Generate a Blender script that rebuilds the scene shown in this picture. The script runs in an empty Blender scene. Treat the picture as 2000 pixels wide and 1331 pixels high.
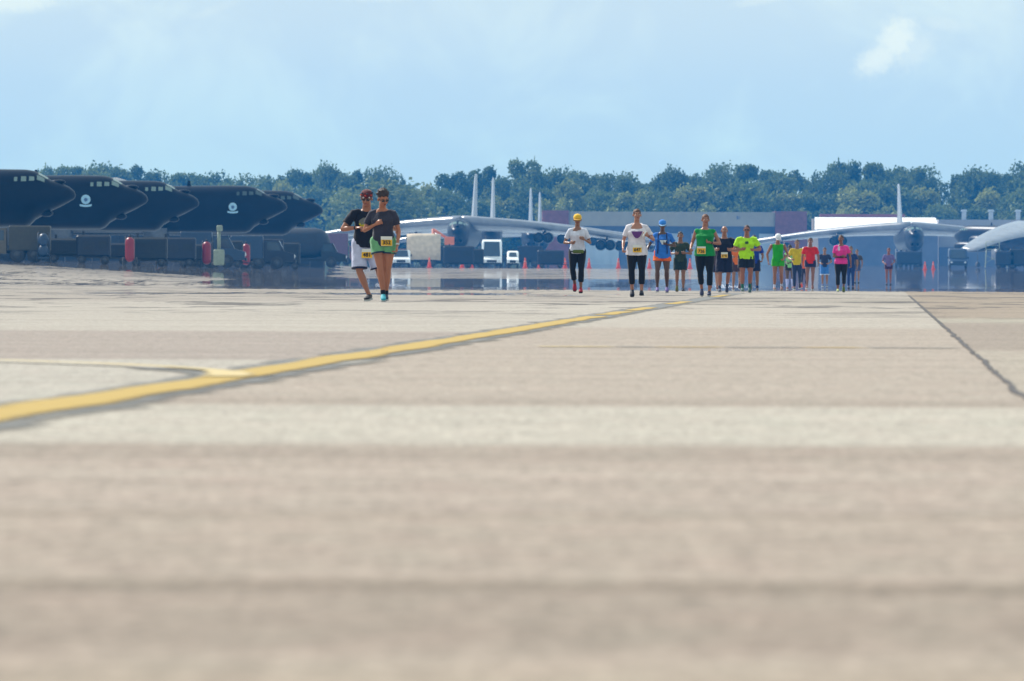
import bpy, bmesh, math, random
import numpy as np
from mathutils import Vector, Matrix, noise as mnoise

R = math.radians
scene = bpy.context.scene
COL = scene.collection

# ------------------------------------------------------------------ camera
FPX = 25532.0            # focal length in pixels of the 2000 px wide photograph (300 mm on a 23.5 mm sensor)
CAM_H = 0.38
cam_data = bpy.data.cameras.new("camera")
cam = bpy.data.objects.new("camera", cam_data)
COL.objects.link(cam)
scene.camera = cam
cam_data.sensor_width = 23.5
cam_data.lens = 300.0
cam_data.clip_start = 0.5
cam_data.clip_end = 40000
cam.location = (0, 0, CAM_H)
ROLL = R(0.22)
cam.rotation_mode = 'XYZ'
cam.matrix_world = Matrix.Translation((0, 0, CAM_H)) @ Matrix.Rotation(R(90) - math.atan(122.5 / FPX), 4, 'X') @ Matrix.Rotation(ROLL, 4, 'Z')
cam_data.dof.use_dof = True
cam_data.dof.focus_distance = 195
cam_data.dof.aperture_fstop = 14.0

# ------------------------------------------------------------------ sky and sun
SUN_EL, SUN_AZ = R(45), R(-46)          # azimuth from +Y (view direction), negative = to the left
world = bpy.data.worlds.new("World")
scene.world = world
world.use_nodes = True
nt = world.node_tree
for n in list(nt.nodes):
    nt.nodes.remove(n)


def nd(tree, typ, **kw):
    n = tree.nodes.new(typ)
    for k, v in kw.items():
        if k == 'inp':
            for i, val in v.items():
                n.inputs[i].default_value = val
        else:
            setattr(n, k, v)
    return n


def mth(tree, op, a, b=None, c=None, clamp=False):
    n = tree.nodes.new('ShaderNodeMath')
    n.operation = op
    n.use_clamp = clamp
    for i, v in enumerate((a, b, c)):
        if v is None:
            continue
        if isinstance(v, (int, float)):
            n.inputs[i].default_value = v
        else:
            tree.links.new(v, n.inputs[i])
    return n.outputs[0]


def sstep(tree, v, lo, hi):
    n = tree.nodes.new('ShaderNodeMapRange')
    n.interpolation_type = 'SMOOTHSTEP'
    n.inputs[1].default_value = lo
    n.inputs[2].default_value = hi
    tree.links.new(v, n.inputs[0])
    return n.outputs[0]


def mixc(tree, f, a, b):
    n = tree.nodes.new('ShaderNodeMix')
    n.data_type = 'RGBA'
    for s, v in ((0, f), (6, a), (7, b)):
        if isinstance(v, (int, float)):
            n.inputs[s].default_value = v
        elif isinstance(v, tuple):
            n.inputs[s].default_value = v if len(v) == 4 else (*v, 1)
        else:
            tree.links.new(v, n.inputs[s])
    return n.outputs[2]


tc = nd(nt, 'ShaderNodeTexCoord')
sep = nd(nt, 'ShaderNodeSeparateXYZ')
nt.links.new(tc.outputs['Generated'], sep.inputs[0])
# the pale blue of the air well above the horizon reaches down behind the trees on this clear day
zz = mth(nt, 'ADD', mth(nt, 'MULTIPLY', mth(nt, 'ABSOLUTE', sep.outputs[2]), 0.8), 0.24)
cmb = nd(nt, 'ShaderNodeCombineXYZ')
nt.links.new(sep.outputs[0], cmb.inputs[0])
nt.links.new(sep.outputs[1], cmb.inputs[1])
nt.links.new(zz, cmb.inputs[2])
nrm = nd(nt, 'ShaderNodeVectorMath', operation='NORMALIZE')
nt.links.new(cmb.outputs[0], nrm.inputs[0])
sky = nd(nt, 'ShaderNodeTexSky')
sky.sky_type = 'NISHITA'
sky.sun_disc = False
sky.sun_elevation = SUN_EL
sky.sun_rotation = SUN_AZ
sky.air_density = 1.0
sky.dust_density = 0.6
sky.ozone_density = 1.6
nt.links.new(nrm.outputs[0], sky.inputs[0])
# clouds: a small bright puff and faint high veils, placed by direction
dy = mth(nt, 'MAXIMUM', sep.outputs[1], 0.05)
u = mth(nt, 'DIVIDE', sep.outputs[0], dy)
w = mth(nt, 'DIVIDE', sep.outputs[2], dy)
uv = nd(nt, 'ShaderNodeCombineXYZ')
nt.links.new(u, uv.inputs[0])
nt.links.new(w, uv.inputs[1])
nz = nd(nt, 'ShaderNodeTexNoise', inp={'Scale': 1500.0, 'Detail': 7.0, 'Roughness': 0.66})
nt.links.new(uv.outputs[0], nz.inputs['Vector'])
nv = nd(nt, 'ShaderNodeTexNoise', inp={'Scale': 70.0, 'Detail': 4.0, 'Roughness': 0.6, 'Distortion': 0.6})
nt.links.new(uv.outputs[0], nv.inputs['Vector'])


def puff(cx, cy, rx, ry, tilt, strength):
    du = mth(nt, 'SUBTRACT', u, (cx - 1000) / FPX)
    dw = mth(nt, 'SUBTRACT', w, (543 - cy) / FPX)
    ca, sa = math.cos(tilt), math.sin(tilt)
    a = mth(nt, 'DIVIDE', mth(nt, 'ADD', mth(nt, 'MULTIPLY', du, ca), mth(nt, 'MULTIPLY', dw, sa)), rx / FPX)
    b = mth(nt, 'DIVIDE', mth(nt, 'SUBTRACT', mth(nt, 'MULTIPLY', dw, ca), mth(nt, 'MULTIPLY', du, sa)), ry / FPX)
    d = mth(nt, 'SQRT', mth(nt, 'ADD', mth(nt, 'MULTIPLY', a, a), mth(nt, 'MULTIPLY', b, b)))
    v = mth(nt, 'SUBTRACT', mth(nt, 'ADD', 0.62, mth(nt, 'MULTIPLY', nz.outputs[0], 1.25)), d)
    return mth(nt, 'MULTIPLY', sstep(nt, v, -0.05, 0.95), strength)


cl = puff(1750, 74, 52, 38, R(60), 0.85)
for p in ((1714, 112, 54, 30, R(32), 0.8), (1782, 98, 52, 32, R(40), 0.40), (1845, 45, 50, 15, R(-8), 0.25), (30, 8, 85, 22, 0, 0.6), (735, -8, 80, 14, 0, 0.35), (1480, 0, 60, 10, R(10), 0.3), (420, 20, 60, 10, R(20), 0.12)):
    cl = mth(nt, 'MAXIMUM', cl, puff(*p))
veil = mth(nt, 'MULTIPLY', sstep(nt, nv.outputs[0], 0.42, 0.72), 0.28)

SKY_STR = 0.095
thin = mixc(nt, mth(nt, 'ADD', 0.72, veil), sky.outputs[0], mixc(nt, sstep(nt, w, 0.004, 0.024), (5.5, 7.7, 7.7, 1), (7.2, 8.4, 7.9, 1)))
skycol = mixc(nt, cl, thin, (8.6, 9.3, 8.0, 1))
bg = nd(nt, 'ShaderNodeBackground')
bg.inputs[1].default_value = SKY_STR
nt.links.new(skycol, bg.inputs[0])
wo = nd(nt, 'ShaderNodeOutputWorld')
nt.links.new(bg.outputs[0], wo.inputs[0])

sun_data = bpy.data.lights.new("sun", 'SUN')
sun_data.energy = 4.8
sun_data.angle = R(0.53)
sun_data.color = (1.0, 0.95, 0.87)
sun = bpy.data.objects.new("sun", sun_data)
COL.objects.link(sun)
sdir = Vector((math.sin(SUN_AZ) * math.cos(SUN_EL), math.cos(SUN_AZ) * math.cos(SUN_EL), math.sin(SUN_EL)))
sun.rotation_euler = sdir.to_track_quat('Z', 'Y').to_euler()
sun.location = (-60, 80, 90)

scene.view_settings.view_transform = 'Standard'
scene.view_settings.look = 'None'
scene.view_settings.exposure = 0.25
scene.view_settings.gamma = 1
scene.cycles.volume_bounces = 1
scene.cycles.max_bounces = 6
scene.cycles.glossy_bounces = 3
scene.cycles.use_denoising = True

# ------------------------------------------------------------------ helpers


def lin(c):
    c = c / 255.0
    return c / 12.92 if c <= 0.04045 else ((c + 0.055) / 1.055) ** 2.4


def rgb(r, g, b, k=1.0):
    return (lin(r) * k, lin(g) * k, lin(b) * k, 1)


MATS = {}
TMP = bpy.data.scenes.new('tmp')      # workbench for evaluating modifiers, removed at the end
TVL = TMP.view_layers[0]


def mat(name, col, rough=0.7, metal=0.0, var=0.12, scale=6.0, bump=0.0, bscale=30.0, spec=None, coat=0.0):
    """principled material with a little procedural mottling in its own colour"""
    if name in MATS:
        return MATS[name]
    m = bpy.data.materials.new(name)
    m.use_nodes = True
    t = m.node_tree
    bs = t.nodes['Principled BSDF']
    bs.inputs['Roughness'].default_value = rough
    bs.inputs['Metallic'].default_value = metal
    if spec is not None:
        bs.inputs['Specular IOR Level'].default_value = spec
    bs.inputs['Coat Weight'].default_value = coat
    if len(col) == 3:
        col = (*col, 1)
    if var > 0:
        co = nd(t, 'ShaderNodeTexCoord')
        n = nd(t, 'ShaderNodeTexNoise', inp={'Scale': scale, 'Detail': 4.0, 'Roughness': 0.6})
        t.links.new(co.outputs['Object'], n.inputs['Vector'])
        lo = tuple(c * (1 - var) for c in col[:3]) + (1,)
        hi = tuple(min(1, c * (1 + var)) for c in col[:3]) + (1,)
        f = sstep(t, n.outputs[0], 0.3, 0.7)
        t.links.new(mixc(t, f, lo, hi), bs.inputs['Base Color'])
    else:
        bs.inputs['Base Color'].default_value = col
    if bump > 0:
        co = nd(t, 'ShaderNodeTexCoord')
        n = nd(t, 'ShaderNodeTexNoise', inp={'Scale': bscale, 'Detail': 3.0})
        t.links.new(co.outputs['Object'], n.inputs['Vector'])
        b = nd(t, 'ShaderNodeBump')
        b.inputs['Strength'].default_value = bump
        b.inputs['Distance'].default_value = 0.02
        t.links.new(n.outputs[0], b.inputs['Height'])
        t.links.new(b.outputs[0], bs.inputs['Normal'])
    MATS[name] = m
    return m


def tag(o, label=None, cat=None, group=None, kind=None):
    if label:
        o['label'] = label
    if cat:
        o['category'] = cat
    if group:
        o['group'] = group
    if kind:
        o['kind'] = kind
    return o


def empty(name, loc, rz=0.0, label=None, cat=None, group=None):
    o = bpy.data.objects.new(name, None)
    o.empty_display_size = 0.3
    o.location = loc
    o.rotation_euler = (0, 0, rz)
    COL.objects.link(o)
    return tag(o, label, cat, group)


def from_mesh(name, me, m, parent=None, smooth=True):
    o = bpy.data.objects.new(name, me)
    if m is not None:
        me.materials.clear()
        for mm in (m if isinstance(m, (list, tuple)) else [m]):
            me.materials.append(mm)
    if smooth:
        me.polygons.foreach_set('use_smooth', [True] * len(me.polygons))
    COL.objects.link(o)
    if parent is not None:
        o.parent = parent
    return o


def copy_tree(o, parent=None):
    c = o.copy()
    COL.objects.link(c)
    c.parent = parent
    for ch in [x for x in o.children]:
        copy_tree(ch, c)
    return c


class MB:
    """collects simple shapes in plain lists; build() links them as one mesh object"""

    def __init__(s):
        s.v, s.f = [], []

    def add(s, vs, fs):
        b = len(s.v)
        s.v.extend([tuple(v) for v in vs])
        s.f.extend([tuple(i + b for i in f) for f in fs])

    def box(s, c, d, M=None, taper=(1, 1), bev=0.0):
        cx, cy, cz = c
        hx, hy, hz = d[0] / 2, d[1] / 2, d[2] / 2
        if bev > 0:
            # rounded box: three shrunken extents forming chamfers
            pts = []
            for sx in (-1, 1):
                for sy in (-1, 1):
                    for sz in (-1, 1):
                        pts.append((sx * (hx - bev), sy * (hy - bev), sz * hz))
                        pts.append((sx * (hx - bev), sy * hy, sz * (hz - bev)))
                        pts.append((sx * hx, sy * (hy - bev), sz * (hz - bev)))
            bm = bmesh.new()
            for p in pts:
                k = (taper[0], taper[1]) if p[2] > 0 else (1, 1)
                bm.verts.new((p[0] * k[0], p[1] * k[1], p[2]))
            r = bmesh.ops.convex_hull(bm, input=bm.verts[:])
            bm.verts.ensure_lookup_table()
            bmesh.ops.dissolve_limit(bm, angle_limit=0.02, verts=bm.verts[:], edges=bm.edges[:])
            bm.verts.index_update()
            vs = [v.co.copy() for v in bm.verts]
            fs = [[v.index for v in f.verts] for f in bm.faces]
            bm.free()
        else:
            vs = []
            for sz in (-1, 1):
                k = taper if sz > 0 else (1, 1)
                for sx, sy in ((-1, -1), (1, -1), (1, 1), (-1, 1)):
                    vs.append(Vector((sx * hx * k[0], sy * hy * k[1], sz * hz)))
            fs = [(3, 2, 1, 0), (4, 5, 6, 7), (0, 1, 5, 4), (1, 2, 6, 5), (2, 3, 7, 6), (3, 0, 4, 7)]
        out = []
        for v in vs:
            v = Vector(v) + Vector((cx, cy, cz))
            out.append(M @ v if M else v)
        s.add(out, fs)
        return s

    def loft(s, rings, cap=True):
        """rings: list of equal-length point lists"""
        n = len(rings[0])
        vs = [p for r in rings for p in r]
        fs = []
        for i in range(len(rings) - 1):
            for j in range(n):
                a, b = i * n + j, i * n + (j + 1) % n
                fs.append((a, b, b + n, a + n))
        if cap:
            fs.append(tuple(range(n - 1, -1, -1)))
            fs.append(tuple((len(rings) - 1) * n + j for j in range(n)))
        s.add(vs, fs)
        return s

    def tube(s, pts, rad, n=10, cap=True, side=None, flat=1.0):
        """tapering tube along points; rad scalar or list"""
        pts = [Vector(p) for p in pts]
        if isinstance(rad, (int, float)):
            rad = [rad] * len(pts)
        rings = []
        prev = Vector(side) if side else None
        for i, p in enumerate(pts):
            a = pts[max(i - 1, 0)]
            b = pts[min(i + 1, len(pts) - 1)]
            d = (b - a).normalized()
            if prev is None:
                prev = Vector((1, 0, 0)) if abs(d.x) < 0.8 else Vector((0, 1, 0))
            uax = (prev - d * prev.dot(d)).normalized()
            vax = d.cross(uax)
            prev = uax
            rings.append([p + uax * math.cos(2 * math.pi * k / n) * rad[i] + vax * math.sin(2 * math.pi * k / n) * rad[i] * flat for k in range(n)])
        return s.loft(rings, cap)

    def capsule(s, pts, rad, n=12, side=None, flat=1.0):
        pts = [Vector(p) for p in pts]
        rad = list(rad)
        d0 = (pts[0] - pts[1]).normalized()
        d1 = (pts[-1] - pts[-2]).normalized()
        P, Q = [], []
        for a in (80, 50, 25):
            P.append(pts[0] + d0 * rad[0] * math.sin(R(a)))
            Q.append(rad[0] * math.cos(R(a)))
        P += pts
        Q += rad
        for a in (25, 50, 80):
            P.append(pts[-1] + d1 * rad[-1] * math.sin(R(a)))
            Q.append(rad[-1] * math.cos(R(a)))
        return s.tube(P, Q, n, True, side, flat)

    def ell(s, c, r, M=None, n=14, m=9):
        c = Vector(c)
        rings = []
        for i in range(m + 1):
            th = math.pi * (i + 0.04) / (m + 0.08)
            ring = []
            for k in range(n):
                a = 2 * math.pi * k / n
                v = Vector((r[0] * math.sin(th) * math.cos(a), r[1] * math.sin(th) * math.sin(a), -r[2] * math.cos(th)))
                if M:
                    v = M @ v
                ring.append(c + v)
            rings.append(ring)
        return s.loft(rings, True)

    def mesh(s, name='m'):
        me = bpy.data.meshes.new(name)
        me.from_pydata([tuple(v) for v in s.v], [], s.f)
        me.update()
        return me

    def build(s, name, m, parent=None, smooth=False):
        o = from_mesh(name, s.mesh(name), m, parent, smooth)
        return o

    def remesh(s, voxel, smooth_it=2, jitter=0.0, jscale=12.0):
        me = s.mesh('tmp')
        o = bpy.data.objects.new('tmp', me)
        TMP.collection.objects.link(o)
        md = o.modifiers.new('r', 'REMESH')
        md.mode = 'VOXEL'
        md.voxel_size = voxel
        if smooth_it:
            sm = o.modifiers.new('s', 'SMOOTH')
            sm.factor = 0.5
            sm.iterations = smooth_it
        TVL.update()
        dg = TVL.depsgraph
        out = bpy.data.meshes.new_from_object(o.evaluated_get(dg))
        bpy.data.objects.remove(o)
        bpy.data.meshes.remove(me)
        if jitter:
            nv_ = len(out.vertices)
            P = np.empty(nv_ * 3, np.float32)
            N = np.empty(nv_ * 3, np.float32)
            out.vertices.foreach_get('co', P)
            out.vertex_normals.foreach_get('vector', N)
            P, N = P.reshape(-1, 3), N.reshape(-1, 3)
            kk = np.array([mnoise.noise(Vector((p[0] * jscale, p[1] * jscale, p[2] * jscale * 0.7))) for p in P.tolist()], np.float32)
            out.vertices.foreach_set('co', (P + N * (kk * jitter)[:, None]).ravel())
        out.update()
        return out


def text_mesh(s, size):
    c = bpy.data.curves.new('t', 'FONT')
    c.body = s
    c.size = size
    c.align_x = 'CENTER'
    c.align_y = 'CENTER'
    c.extrude = 0.002
    c.offset = size * 0.03
    o = bpy.data.objects.new('t', c)
    TMP.collection.objects.link(o)
    TVL.update()
    dg = TVL.depsgraph
    me = bpy.data.meshes.new_from_object(o.evaluated_get(dg))
    bpy.data.objects.remove(o)
    return me


def smooth01(x):
    x = max(0.0, min(1.0, x))
    return x * x * (3 - 2 * x)


def gz(x, y):
    """height of the apron: level near the camera, then a very gentle rise, with a swell on the left"""
    z = 0.0
    if y > 520:
        z = 0.00157 * (min(y, 2350) - 520)
    l = max(0.0, min(0.75, 0.055 * (-x - 14.5)))
    return z + l * smooth01((y - 470) / 230.0)


def PX(px, D):
    return (px - 1000) / FPX * D


# ------------------------------------------------------------------ ground
def ground():
    xs = [-9000, -4000, -1500, -600, -300] + [x * 2.5 for x in range(-80, 81)] + [300, 600, 1500, 4000, 9000]
    ys = [-200, -40, 0, 6] + [10 + 10 * i for i in range(38)] + [390 + 8 * i for i in range(140)] + [1520 + 40 * i for i in range(22)] + [2500, 3000, 4500, 8000, 16000]
    nx, ny = len(xs), len(ys)
    vs, att = [], []
    for y in ys:
        for x in xs:
            vs.append((x, y, gz(x, y)))
            # where the air over the hot concrete mirrors what stands behind it
            px = 1000 + FPX * x / max(y, 1)
            de = 404 + 300 * smooth01((-x - 8.5) / 8.0)
            if y < de:
                m = 0.43 * smooth01((y - 110) / 150.0)
                if px > 1000:
                    m *= 1 - 0.30 * smooth01((px - 1000) / 500.0)
                m = max(m, 0.5 - (de - y) / 170.0)
            else:
                m = min(0.98 if px < 1250 else 0.80, 0.5 + (y - de) / 140.0)
            a = smooth01((y - 712) / 28.0) * (1 - smooth01((y - 1370) / 50.0))
            side = smooth01((px - 640) / 60.0) * (1 - smooth01((px - 1290) / 110.0))
            m = m * (1 - a * side) - a * side * 0.2
            if y > 2330 or y < 60:
                m = -0.5
            att.append(m)
    fs = [(j * nx + i, j * nx + i + 1, (j + 1) * nx + i + 1, (j + 1) * nx + i) for j in range(ny - 1) for i in range(nx - 1)]
    me = bpy.data.meshes.new('ground')
    me.from_pydata(vs, [], fs)
    a = me.attributes.new('hot_air', 'FLOAT', 'POINT')
    a.data.foreach_set('value', att)

    m = bpy.data.materials.new('apron concrete')
    m.use_nodes = True
    t = m.node_tree
    bs = t.nodes['Principled BSDF']
    out = t.nodes['Material Output']
    co = nd(t, 'ShaderNodeTexCoord')
    sp = nd(t, 'ShaderNodeSeparateXYZ')
    t.links.new(co.outputs['Object'], sp.inputs[0])
    X, Y = sp.outputs[0], sp.outputs[1]

    def noise(sx, sy, scale, detail=4, rough=0.6, off=0.0):
        mp = nd(t, 'ShaderNodeMapping')
        mp.inputs['Scale'].default_value = (sx, sy, 1)
        mp.inputs['Location'].default_value = (off, off * 1.7, 0)
        t.links.new(co.outputs['Object'], mp.inputs[0])
        n = nd(t, 'ShaderNodeTexNoise', inp={'Scale': scale, 'Detail': float(detail), 'Roughness': rough})
        t.links.new(mp.outputs[0], n.inputs['Vector'])
        return n.outputs[0]

    # slab courses: pours of different age lie across the apron
    edge = mth(t, 'MULTIPLY', mth(t, 'SUBTRACT', noise(1, 1, 0.9, 3), 0.5), 0.5)
    Yw = mth(t, 'ADD', mth(t, 'ADD', Y, mth(t, 'MULTIPLY', X, 0.03)), edge)
    v = mth(t, 'DIVIDE', 12.3, mth(t, 'MAXIMUM', Yw, 5.0))

    K = 0.505
    tan = (203, 189, 176)
    tan2 = (203, 189, 172)
    cream = (217, 208, 195)
    near = (200, 184, 171)

    def ramp(stops):
        r = nd(t, 'ShaderNodeValToRGB')
        r.color_ramp.interpolation = 'LINEAR'
        el = r.color_ramp.elements
        pts = []
        for i, (y0, y1, c) in enumerate(stops):
            a0, a1 = max(0, (y0 - 543) / 788), min(1, (y1 - 543) / 788)
            e = 0.0035 if y0 > 560 else 0
            pts.append((a0 + e if i else 0.0, c))
            pts.append((a1 - e * 0.2 if i < len(stops) - 1 else 1.0, c))
        el[0].position, el[0].color = pts[0][0], rgb(*pts[0][1], K)
        el[1].position, el[1].color = 1.0, rgb(*pts[-1][1], K)
        for p, c in pts[1:-1]:
            e_ = el.new(p)
            e_.color = rgb(c[0], c[1], c[2] + 3, K)
        t.links.new(v, r.inputs[0])
        return r.outputs[0]
    nearpart = [(870, 898, (188, 173, 160)), (898, 922, near), (922, 930, (208, 193, 180)), (930, 1001, near), (1001, 1008, (180, 165, 150)), (1008, 1134, (196, 180, 166)),
                (1134, 1152, (168, 153, 138)), (1152, 1275, (184, 168, 154)), (1275, 1331, (194, 178, 164))]
    mid = ramp([(543, 578, (206, 196, 184)), (578, 592, (196, 186, 174)), (592, 638, (214, 204, 192)), (638, 776, tan), (776, 792, (194, 180, 167)), (792, 866, cream)] + nearpart)
    left = ramp([(543, 590, (198, 188, 178)), (590, 648, (212, 203, 192)), (648, 704, (194, 181, 172)), (704, 866, (213, 205, 194))] + nearpart)
    right = ramp([(543, 618, (190, 174, 158)), (618, 626, (206, 198, 182)), (626, 680, (187, 173, 161)), (680, 780, (203, 191, 177)), (780, 866, cream)] + nearpart)
    line_x = mth(t, 'SUBTRACT', X, mth(t, 'ADD', -2.223, mth(t, 'MULTIPLY', Y, 0.0238)))
    joint_x = mth(t, 'SUBTRACT', X, mth(t, 'ADD', 0.43, mth(t, 'MULTIPLY', Y, 0.02894)))
    c = mixc(t, mth(t, 'GREATER_THAN', line_x, 0.0), left, mid)
    c = mixc(t, mth(t, 'GREATER_THAN', joint_x, 0.0), c, right)
    # grain, blotches, long tyre and water stains
    g1 = noise(1, 1, 26, 3, 0.7)
    g2 = noise(1, 0.55, 2.2, 5, 0.65, 3)
    g3 = noise(0.25, 1, 0.55, 5, 0.7, 7)
    g4 = noise(1, 0.10, 55, 2, 0.6, 13)
    g5 = noise(0.35, 0.035, 1.0, 5, 0.7, 17)
    k = mth(t, 'ADD', mth(t, 'MULTIPLY', mth(t, 'SUBTRACT', g1, 0.5), 0.50), 1.0)
    k = mth(t, 'ADD', k, mth(t, 'MULTIPLY', mth(t, 'SUBTRACT', g4, 0.5), 1.1))
    g6 = noise(1, 0.16, 17, 3, 0.6, 23)
    k = mth(t, 'ADD', k, mth(t, 'MULTIPLY', mth(t, 'SUBTRACT', g6, 0.5), 1.0))
    far = sstep(t, Y, 110, 170)
    k = mth(t, 'ADD', k, mth(t, 'MULTIPLY', mth(t, 'MULTIPLY', mth(t, 'SUBTRACT', g5, 0.5), 0.55), far))
    k = mth(t, 'ADD', k, mth(t, 'MULTIPLY', mth(t, 'SUBTRACT', g2, 0.5), 0.42))
    k = mth(t, 'ADD', k, mth(t, 'MULTIPLY', mth(t, 'SUBTRACT', g3, 0.5), 0.55))
    vm = nd(t, 'ShaderNodeVectorMath', operation='SCALE')
    t.links.new(c, vm.inputs[0])
    t.links.new(k, vm.inputs['Scale'])
    c = vm.outputs[0]
    # slight drift of hue from pour to pour and patch to patch
    hn = noise(1, 0.3, 5.0, 3, 0.6, 61)
    tint = mixc(t, hn, (1.06, 0.975, 0.98, 1), (0.94, 1.02, 1.0, 1))
    vt = nd(t, 'ShaderNodeVectorMath', operation='MULTIPLY')
    t.links.new(c, vt.inputs[0])
    t.links.new(tint, vt.inputs[1])
    c = vt.outputs[0]
    # transverse joints filled with dark sealant, wandering a little, every 7.6 m
    jw = mth(t, 'MULTIPLY', mth(t, 'SUBTRACT', noise(1, 1, 1.1, 4, 0.7, 11), 0.5), 0.5)
    ph = mth(t, 'PINGPONG', mth(t, 'ADD', Yw, jw), 3.8)
    jn = mth(t, 'MULTIPLY', mth(t, 'SUBTRACT', 1.0, sstep(t, ph, 0.05, 0.22)), sstep(t, noise(0.12, 0.4, 1, 4, 0.7, 5), 0.40, 0.55))
    jn = mth(t, 'MULTIPLY', jn, sstep(t, Y, 45, 150))
    # dark streaks far out: mirage reflections painted into the concrete colour
    mirage_streak = mth(t, 'MULTIPLY', sstep(t, noise(0.35, 0.05, 1.0, 6, 0.75, 21), 0.53, 0.575), sstep(t, Y, 95, 190))
    dk = mth(t, 'MAXIMUM', mth(t, 'MULTIPLY', jn, 0.65), mth(t, 'MULTIPLY', mirage_streak, 0.8))
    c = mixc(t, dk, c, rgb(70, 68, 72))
    # far beyond the apron is mown grass
    c = mixc(t, mth(t, 'GREATER_THAN', Y, 2330.0), c, (0.10, 0.13, 0.05, 1))
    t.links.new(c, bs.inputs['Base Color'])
    bs.inputs['Roughness'].default_value = 0.93
    bs.inputs['Specular IOR Level'].default_value = 0.15
    # hot air mirror
    at = nd(t, 'ShaderNodeAttribute', attribute_name='hot_air')
    n1 = noise(0.28, 0.045, 1.0, 6, 0.7, 31)
    wA = noise(0.14, 0.013, 1.0, 5, 0.65, 51)
    wB = noise(0.40, 0.11, 1.0, 5, 0.65, 57)
    wf = sstep(t, Y, 200, 290)
    n1 = mth(t, 'ADD', mth(t, 'MULTIPLY', n1, 0.3), mth(t, 'MULTIPLY', mth(t, 'ADD', mth(t, 'MULTIPLY', wA, wf), mth(t, 'MULTIPLY', wB, mth(t, 'SUBTRACT', 1.0, wf))), 0.7))
    n2 = noise(4.0, 0.05, 1.0, 4, 0.75, 37)
    mm = mth(t, 'ADD', at.outputs['Fac'], mth(t, 'MULTIPLY', mth(t, 'SUBTRACT', n1, 0.5), mth(t, 'SUBTRACT', 1.5, mth(t, 'MULTIPLY', sstep(t, Y, 300, 380), 0.7))))
    mm = mth(t, 'ADD', mm, mth(t, 'MULTIPLY', mth(t, 'SUBTRACT', n2, 0.5), mth(t, 'ADD', 0.4, mth(t, 'MULTIPLY', sstep(t, Y, 300, 390), 0.45))))
    mask = sstep(t, mm, 0.49, 0.53)
    gl = nd(t, 'ShaderNodeBsdfGlossy')
    gl.inputs['Color'].default_value = (0.86, 0.88, 0.92, 1)
    gl.inputs['Roughness'].default_value = 0.012
    # faint ripple of the hot layer
    rip = mth(t, 'MULTIPLY', mth(t, 'SUBTRACT', noise(1.3, 0.02, 1.0, 3, 0.6, 41), 0.5), 0.0006)
    geo = nd(t, 'ShaderNodeNewGeometry')
    addv = nd(t, 'ShaderNodeVectorMath', operation='ADD')
    cv = nd(t, 'ShaderNodeCombineXYZ')
    t.links.new(rip, cv.inputs[1])
    t.links.new(geo.outputs['Normal'], addv.inputs[0])
    t.links.new(cv.outputs[0], addv.inputs[1])
    nn = nd(t, 'ShaderNodeVectorMath', operation='NORMALIZE')
    t.links.new(addv.outputs[0], nn.inputs[0])
    t.links.new(nn.outputs[0], gl.inputs['Normal'])
    mx = nd(t, 'ShaderNodeMixShader')
    t.links.new(mth(t, 'MAXIMUM', mth(t, 'MULTIPLY', mask, 0.93), mth(t, 'MULTIPLY', sstep(t, Y, 560, 720), 0.42)), mx.inputs[0])
    t.links.new(bs.outputs[0], mx.inputs[1])
    t.links.new(gl.outputs[0], mx.inputs[2])
    t.links.new(mx.outputs[0], out.inputs['Surface'])
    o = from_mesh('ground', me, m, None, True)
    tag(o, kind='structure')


ground()


# ---------------------------------------------------------------- painted lines
def strip(pts, halfw, z, wav=0.0, seed=0):
    """flat ribbon through points (x, y), with slightly uneven edges"""
    rows, att = [], []
    for i, (x, y) in enumerate(pts):
        a = Vector(pts[max(0, i - 1)])
        b = Vector(pts[min(len(pts) - 1, i + 1)])
        d = (b - a).normalized()
        n = Vector((-d.y, d.x))
        h = halfw(y) if callable(halfw) else halfw
        e1 = wav * mnoise.noise(Vector((y * 0.9, seed, 0.3))) + wav * 0.5 * mnoise.noise(Vector((y * 4.0, seed, 4.3)))
        e2 = wav * mnoise.noise(Vector((y * 0.9, seed + 9, 7.3))) + wav * 0.5 * mnoise.noise(Vector((y * 4.0, seed + 5, 1.3)))
        for t_ in (-1, -.5, 0, .5, 1):
            w_ = t_ * (h + (e1 if t_ > 0 else e2))
            rows.append((x + n.x * w_, y + n.y * w_, gz(x, y) + z))
            att.append(abs(t_))
    me = bpy.data.meshes.new('strip')
    me.from_pydata(rows, [], [(5 * i + k, 5 * i + k + 1, 5 * i + k + 6, 5 * i + k + 5) for i in range(len(pts) - 1) for k in range(4)])
    at_ = me.attributes.new('across', 'FLOAT', 'POINT')
    at_.data.foreach_set('value', att)
    me.flip_normals()

    class S:
        def build(self, name, m, kind=None):
            return from_mesh(name, me, m, None, False)
    return S()


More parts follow.
